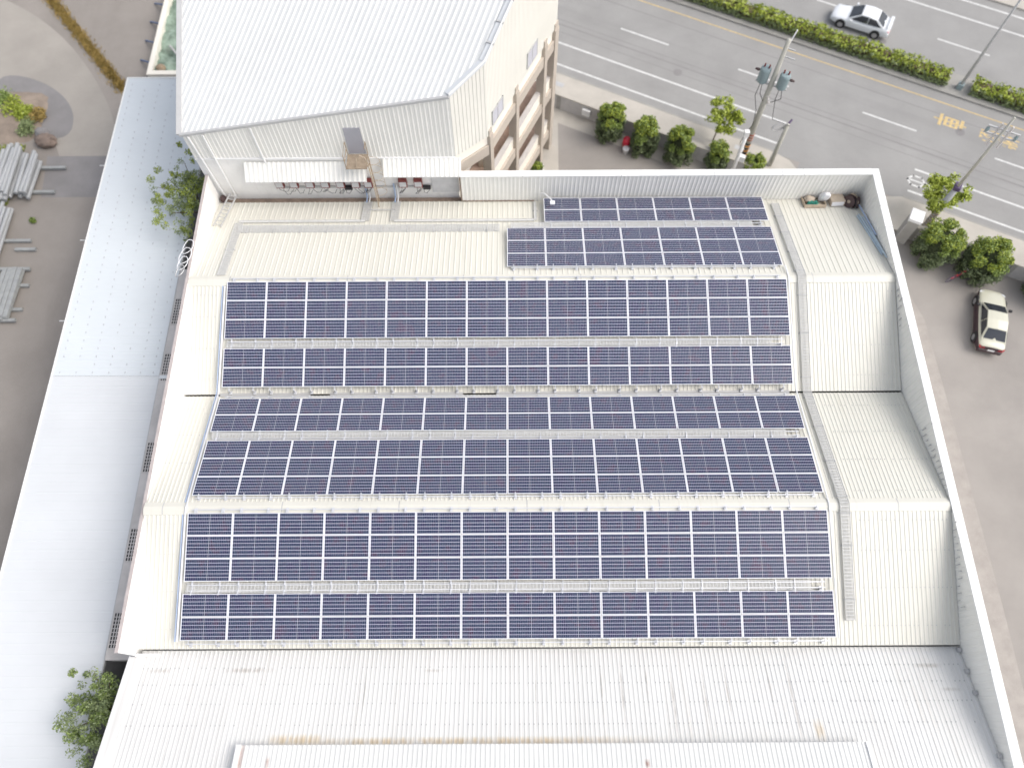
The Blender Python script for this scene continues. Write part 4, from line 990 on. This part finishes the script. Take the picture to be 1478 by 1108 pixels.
# ------------------------------------------------------------------ cars
def car(label, loc, heading, paint, lower, tailplate=True, spoiler=False):
    root = empty('parked_car' if tailplate else 'car', label, 'car', loc, heading)
    st = [(-2.24,.66,.42,.66),(-2.2,.78,.30,.86),(-1.95,.84,.24,.97),(-1.4,.875,.22,.96),(-.6,.89,.22,.93),(.3,.89,.22,.91),(.95,.885,.22,.89),(1.5,.87,.23,.82),(1.95,.82,.25,.74),(2.2,.70,.30,.64),(2.27,.55,.40,.56)]
    def section(x, wdt, zb, zt_):
        zm_ = zb + (zt_-zb)*.5
        half = [(-wdt*.90,zb),(-wdt*.99,zb+.12*(zt_-zb)),(-wdt,zm_),(-wdt*.97,zb+.82*(zt_-zb)),(-wdt*.86,zt_-.015),(-wdt*.5,zt_+.02)]
        return [(x,y,z) for y, z in half] + [(x,0,zt_+.035)] + [(x,-y,z) for y, z in reversed(half)]
    mb = MB(); n = 13
    for s in st: mb.v += section(*s)
    for i in range(len(st)-1):
        for k in range(n-1): mb.f.append((i*n+k, i*n+k+1, (i+1)*n+k+1, (i+1)*n+k))
        mb.f.append((i*n+n-1, i*n, (i+1)*n, (i+1)*n+n-1))
    mb.f += [tuple(range(n-1,-1,-1)), tuple((len(st)-1)*n+k for k in range(n))]
    b = mb.build('body', paint, root, smooth=True)
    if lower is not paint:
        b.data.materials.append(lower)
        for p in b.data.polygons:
            if abs(p.normal.z) < .55 and p.center.z < .86: p.material_index = 1  # flank shade painted in: steep low faces take the dark colour
    sub = b.modifiers.new('s','SUBSURF'); sub.levels = 1; sub.render_levels = 2
    # greenhouse
    R0 = [(-1.75,.74,.96),(-1.05,.60,1.38),(-.45,.62,1.45),(.15,.60,1.42),(1.02,.72,.90)]
    gh = MB()
    for x, wdt, z in R0: gh.v += [(x,-wdt,z),(x,-wdt*.55,z+.025),(x,0,z+.035),(x,wdt*.55,z+.025),(x,wdt,z)]
    for i in range(4):
        for k in range(4): gh.f.append((i*5+k, i*5+k+1, (i+1)*5+k+1, (i+1)*5+k))
    for sgn in (0,4):
        o = len(gh.v); wb = -.80 if sgn == 0 else .80
        gh.v += [(-1.72,wb*.97,.92),(.98,wb*.97,.88)]
        ring = [i*5+sgn for i in range(5)]
        gh.f.append(tuple([o] + ring + [o+1]))
    g = gh.build('cabin', paint, root, smooth=False)
    def pane(name, pts, m=GLASS):
        nrm = (Vector(pts[1])-Vector(pts[0])).cross(Vector(pts[2])-Vector(pts[0])).normalized()
        c = sum((Vector(p) for p in pts), Vector())/len(pts); out = c - Vector((-.3,0,.9))
        if nrm.dot(out) < 0: nrm = -nrm
        a = [Vector(p)+nrm*.012 for p in pts]; bq = [Vector(p)-nrm*.01 for p in pts]; n_ = len(pts)
        mb = MB(); mb.add(a+bq, [tuple(range(n_)), tuple(range(2*n_-1,n_-1,-1))] + [(i,(i+1)%n_,n_+(i+1)%n_,n_+i) for i in range(n_)])
        return mb.build(name, m, root)
    pane('windscreen', [(.96,-.66,.955),(.96,-.36,.975),(.96,.36,.975),(.96,.66,.955),(.21,.55,1.418),(.21,.3,1.435),(.21,-.3,1.435),(.21,-.55,1.418)])
    pane('rear_window', [(-1.68,-.66,1.02),(-1.68,.66,1.02),(-1.12,.54,1.37),(-1.12,0,1.395),(-1.12,-.54,1.37)])
    for s in (-1,1):
        pane('side_window', [(-.42,s*.785,.965),(-.42,s*.635,1.39),(.10,s*.63,1.375),(.80,s*.765,.945)])
        pane('side_window', [(-.50,s*.785,.965),(-.50,s*.635,1.39),(-1.0,s*.63,1.335),(-1.52,s*.765,.99)])
        pane('headlight', [(2.17,s*.50,.62),(2.05,s*.76,.66),(1.86,s*.80,.72),(2.0,s*.52,.73)], LAMPW)
        pane('tail_light', [(-2.225,s*.40,.70),(-2.225,s*.70,.70),(-2.1,s*.80,.86),(-2.215,s*.42,.82)], LAMPR)
        m_ = MB().obox((.72,s*.98,.98), Vector((1,0,0)), Vector((0,1,0)), Vector((0,0,1)), .08, .1, .07).build('mirror', paint if not tailplate else BLACK, root); bevel(m_, .03)
        for x in (-1.32,1.38):
            MB().lathe((x,s*.79,.36), [(.38,0),(.38,.11)], 24, (0,s,0)).build('wheel_arch', BLACK, root)
            wl = MB().lathe((x,s*.72,.32), [(.22,0),(.31,.02),(.325,.06),(.325,.16),(.30,.195),(.2,.19)], 24, (0,s,0)).build('wheel', BLACK, root)
            MB().lathe((x,s*.90,.32), [(.20,0),(.20,.012),(.10,.025),(.05,.02)], 20, (0,s,0)).build('rim', CHROME, wl)
        if lower is not paint:
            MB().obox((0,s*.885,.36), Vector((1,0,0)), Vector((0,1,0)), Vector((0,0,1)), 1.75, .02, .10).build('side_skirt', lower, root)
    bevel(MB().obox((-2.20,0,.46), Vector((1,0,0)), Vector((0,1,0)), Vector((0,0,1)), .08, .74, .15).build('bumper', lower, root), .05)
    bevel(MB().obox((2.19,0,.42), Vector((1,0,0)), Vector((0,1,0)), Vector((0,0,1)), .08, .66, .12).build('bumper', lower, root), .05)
    if tailplate: MB().obox((-2.285,0,.68), Vector((1,0,0)), Vector((0,1,0)), Vector((0,0,1)), .01, .20, .07).build('number_plate', WHITEP, root)
    if spoiler: bevel(MB().obox((-2.08,0,1.09), Vector((1,0,0)), Vector((0,1,0)), Vector((0,0,1)), .12, .72, .025).build('spoiler', paint, root), .02)
    return root
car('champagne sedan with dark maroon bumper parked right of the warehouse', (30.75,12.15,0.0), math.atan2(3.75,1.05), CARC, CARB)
car('white sedan driving along the far side of the median hedge', tuple(rd(7.45,46.68,.006)), math.atan2(-U.y,-U.x), CARW, CARW, False, True)

# ------------------------------------------------------------------ small things by the shrubs
bc = empty('bicycle', 'dark purple bicycle leaning among the shrubs above the parked car', 'bicycle', (29.55,15.55,0), .35)
for x in (-.52,.52):
    t = [6.283*i/20 for i in range(21)]
    wl = MB().tube([(x+.33*math.cos(a),.02*x,.35+.33*math.sin(a)) for a in t], .022, 6).build('wheel', PURP, bc)
    sp_ = MB()
    for k in range(6): a = math.pi*k/6; sp_.bar((x-.31*math.cos(a),0,.35-.31*math.sin(a)),(x+.31*math.cos(a),0,.35+.31*math.sin(a)),.006,.006)
    sp_.build('spokes', GALV, wl)
fr = MB()
for a, b in (((-.52,0,.35),(-.05,0,.32)),((-.05,0,.32),(-.2,0,.85)),((-.2,0,.85),(.38,0,.88)),((.38,0,.88),(-.05,0,.32)),((-.52,0,.35),(-.2,0,.8)),((.36,0,.98),(.52,0,.35))): fr.tube([a,b], .018, 6)
fr.build('frame', REDP, bc); MB().tube([(.36,0,.95),(.36,0,1.05),(.3,.28,1.08)], .014, 6).build('handlebar', GALV, bc); MB().tube([(.36,0,1.05),(.3,-.28,1.08)], .014, 6).build('handlebar', GALV, bc)
bevel(MB().box(-.34,-.07,.88,-.08,.07,.94).build('saddle', BLACK, bc), .02)
br = empty('barrel', 'red barrel between the first two tall shrubs', 'barrel', (8.5,26.75,0))
MB().lathe((0,0,0), [(.24,0),(.28,.3),(.27,.75),(.22,.85),(.08,.88)], 18).build('body', REDP, br, smooth=True); MB().lathe((0,0,.30), [(.285,0),(.29,.05),(.285,.1)], 18).build('hoop', REDB, br)
bb = empty('bucket', 'round white bucket in front of the red barrel', 'bucket', (8.45,26.25,0))
MB().lathe((0,0,0), [(.19,0),(.24,.42),(.25,.44),(.23,.46),(.05,.48)], 18).build('body', SACK, bb, smooth=True); MB().tube([(.24*math.cos(a),.24*math.sin(a)*.3-.2,.44-.1*math.sin(a)) for a in [math.pi*i/8 for i in range(9)]], .008, 5).build('handle', GALV, bb)
pt = empty('plant_pot', 'white square planter under the tiny bush by the building', 'planter', (2.05,24.6,0)); bevel(MB().box(-.5,-.4,0,.5,.4,.28).build('trough', WHITEP, pt), .02)
MB().box(-.45,-.35,.27,.45,.35,.29).build('soil', SOIL, pt)

# ------------------------------------------------------------------ things lying on the roof corner
R0z = lambda y: zr(y) + .036
ct = empty('crate', 'low wooden crate with nets in the back right roof corner', 'crate', (17.75,16.35,R0z(16.35)), 0)
tl = Matrix.Rotation(-.30, 4, 'X')
c_ = MB(); c_.box(-.62,-.42,.0,.62,.42,.03)
for q in ((-.62,-.45,-.58,.45),(.58,-.45,.62,.45)): c_.box(q[0],q[1],0,q[2],q[3],.2)
c_.box(-.58,-.45,0,.58,-.41,.2); c_.box(-.58,.41,0,.58,.45,.2); c_.build('box', TAN, ct); ct.rotation_euler = (-.30,0,0)
nb = MB(); leafset(random.Random(2), [((-.05,-.15,.15),(.35,.2,.10))], 260, .07, nb); tag(nb.build('net', TEAL), 'crumpled teal net in the low wooden crate', 'net').location = (17.7,16.35,R0z(16.35)+.05)
def lump(x, y, z, r, m, name, label, cat, seed, rot=(0,0,0)):
    rg = random.Random(seed); bm = bmesh.new(); bmesh.ops.create_icosphere(bm, subdivisions=3, radius=1)
    for v in bm.verts:
        q = v.co; s = 1 + .08*math.sin(q.x*5+seed)+.08*math.sin(q.y*6+2*seed)+.05*math.sin(q.z*9)
        v.co = Vector((q.x*r[0]*s, q.y*r[1]*s, q.z*r[2]*s))
    me = bpy.data.meshes.new(name); bm.to_mesh(me); bm.free(); me.materials.append(m)
    for p in me.polygons: p.use_smooth = True
    o = bpy.data.objects.new(name, me); col.objects.link(o); o.location = (x,y,z); o.rotation_euler = rot; return tag(o, label, cat)
lump(17.5,16.5,R0z(16.5)+.22,(.32,.22,.2),CARD,'bag','rumpled pale bag in the wooden crate beside the teal net','bag',3)
lump(18.3,16.5,R0z(16.5)+.42,(.26,.22,.48),SACK,'sack','upright white sack at the right end of the wooden crate','sack',5,(.25,.15,0))
cbx = empty('carton', 'open cardboard carton between white sack and cable reels', 'carton', (19.05,16.35,R0z(16.35)+.02)); cbx.rotation_euler = (-.25,0,.05)
MB().box(-.40,-.30,0,.40,.30,.36).build('box', CARD, cbx); MB().add([(-.4,.3,.36),(.4,.3,.36),(.42,.52,.46),(-.42,.52,.46),(-.4,.3,.35),(.4,.3,.35),(.42,.52,.45),(-.42,.52,.45)], [(0,1,2,3),(7,6,5,4),(0,4,5,1),(1,5,6,2),(2,6,7,3),(3,7,4,0)]).build('flap', TAN, cbx)
MB().box(-.36,-.34,.05,.32,-.305,.3).build('front_label', SACK, cbx)
def reel(x, y, z, r, ax, m, label):
    o = empty('cable_reel', label, 'cable reel', (x,y,z), group='cable reels in the roof corner'); a = Vector(ax).normalized()
    for d in (-.12,.1): MB().lathe(a*d, [(r,0),(r,.03)], 24, tuple(a)).build('flange', m, o)
    MB().lathe(a*-.09, [(r*.62,0),(r*.66,.09),(r*.62,.19)], 20, tuple(a)).build('wound_cable', BLACK, o)
    MB().lathe(a*.125, [(r*.3,0),(r*.2,.02)], 14, tuple(a)).build('hub', TAN, o)
reel(19.72,16.2,R0z(16.2)+.33,.36,(-.75,-.55,.35),BROWN,'dark brown cable reel next to the cardboard carton')
reel(20.05,16.1,R0z(16.1)+.30,.33,(.7,-.4,.45),BROWN,'dark cable reel against the corner, right of the other reel')
lump(19.95,16.5,R0z(16.5)+.28,(.36,.2,.32),TAN,'cloth_bundle','tan cloth bundle behind the cable reels','bundle',8)
bpz = lambda y, dz: zr(y)+.06+dz
for i, (xa, ya, xb, yb, m, dz, lb) in enumerate(((19.95,15.2,20.28,11.9,STEELB,0,'lying nearest the roof'),(20.03,15.25,20.33,12.0,STEELB,.07,'second of the bundle'),(20.12,15.2,20.36,12.2,ALU,.02,'brightest of the bundle'),(20.18,15.0,20.38,11.6,STEELB,.1,'next to the parapet'),(20.24,16.0,20.37,13.4,BLUEP,.16,'uppermost and darkest blue'))):
    tag(MB().bar((xa,ya,bpz(ya,dz)),(xb,yb,bpz(yb,dz)),.075,.05).build('steel_section', m), 'long bluish metal section along the right parapet, ' + lb, 'metal section', 'metal sections along the right parapet')
# ladder lying at the left corner and a brown pot
lad = empty('ladder', 'grey aluminium ladder lying on the roof at the back left corner', 'ladder')
def lp(t, s): return Vector((-15.75,16.85,7.75)).lerp(Vector((-16.35,14.55,zr(14.55)+.09)), t) + Vector((s*.42,-s*.1,0))
for s in (-.5,.5): MB().bar(lp(0,s), lp(1,s), .05, .08).build('stile', GALV, lad)
for k in range(9): MB().bar(lp(.06+k*.11,-.5), lp(.06+k*.11,.5), .04, .03).build('rung', GALV, lad)
tag(MB().lathe((-16.5,16.85,zr(16.85)+.03), [(.12,0),(.2,.12),(.2,.25),(.13,.36),(.15,.4)], 16).build('pot', BROWN, smooth=True), 'dark brown round pot behind the ladder in the left corner', 'pot')
cl_ = empty('cable_coil', 'loose loops of white cable hanging over the left parapet', 'cable coil')
for k, (y, r) in enumerate(((12.3,.42),(11.7,.48),(11.2,.40),(10.7,.32))):
    MB().tube([(-17.12-.12*k*.3+r*.75*math.cos(t), y+r*math.sin(t)+.1*math.cos(t), 9.22+.05*k-.18*max(0,-math.cos(t))) for t in [6.283*i/20 for i in range(21)]], .022, 6).build('loop', SACK if k < 3 else GALV, cl_)
# small lamp on the topmost array
fl_ = empty('floodlight', 'small white floodlight on a bent arm over the topmost panels', 'floodlight', (1.95,16.62,7.55))
MB().tube([(0,0,-.2),(0,0,.40),(.2,-.2,.62),(.62,-.62,.55)], .03, 6).build('arm', WHITEP, fl_); bevel(MB().box(.5,-.86,.46,.78,-.62,.55).build('lamp_head', SACK, fl_), .02)
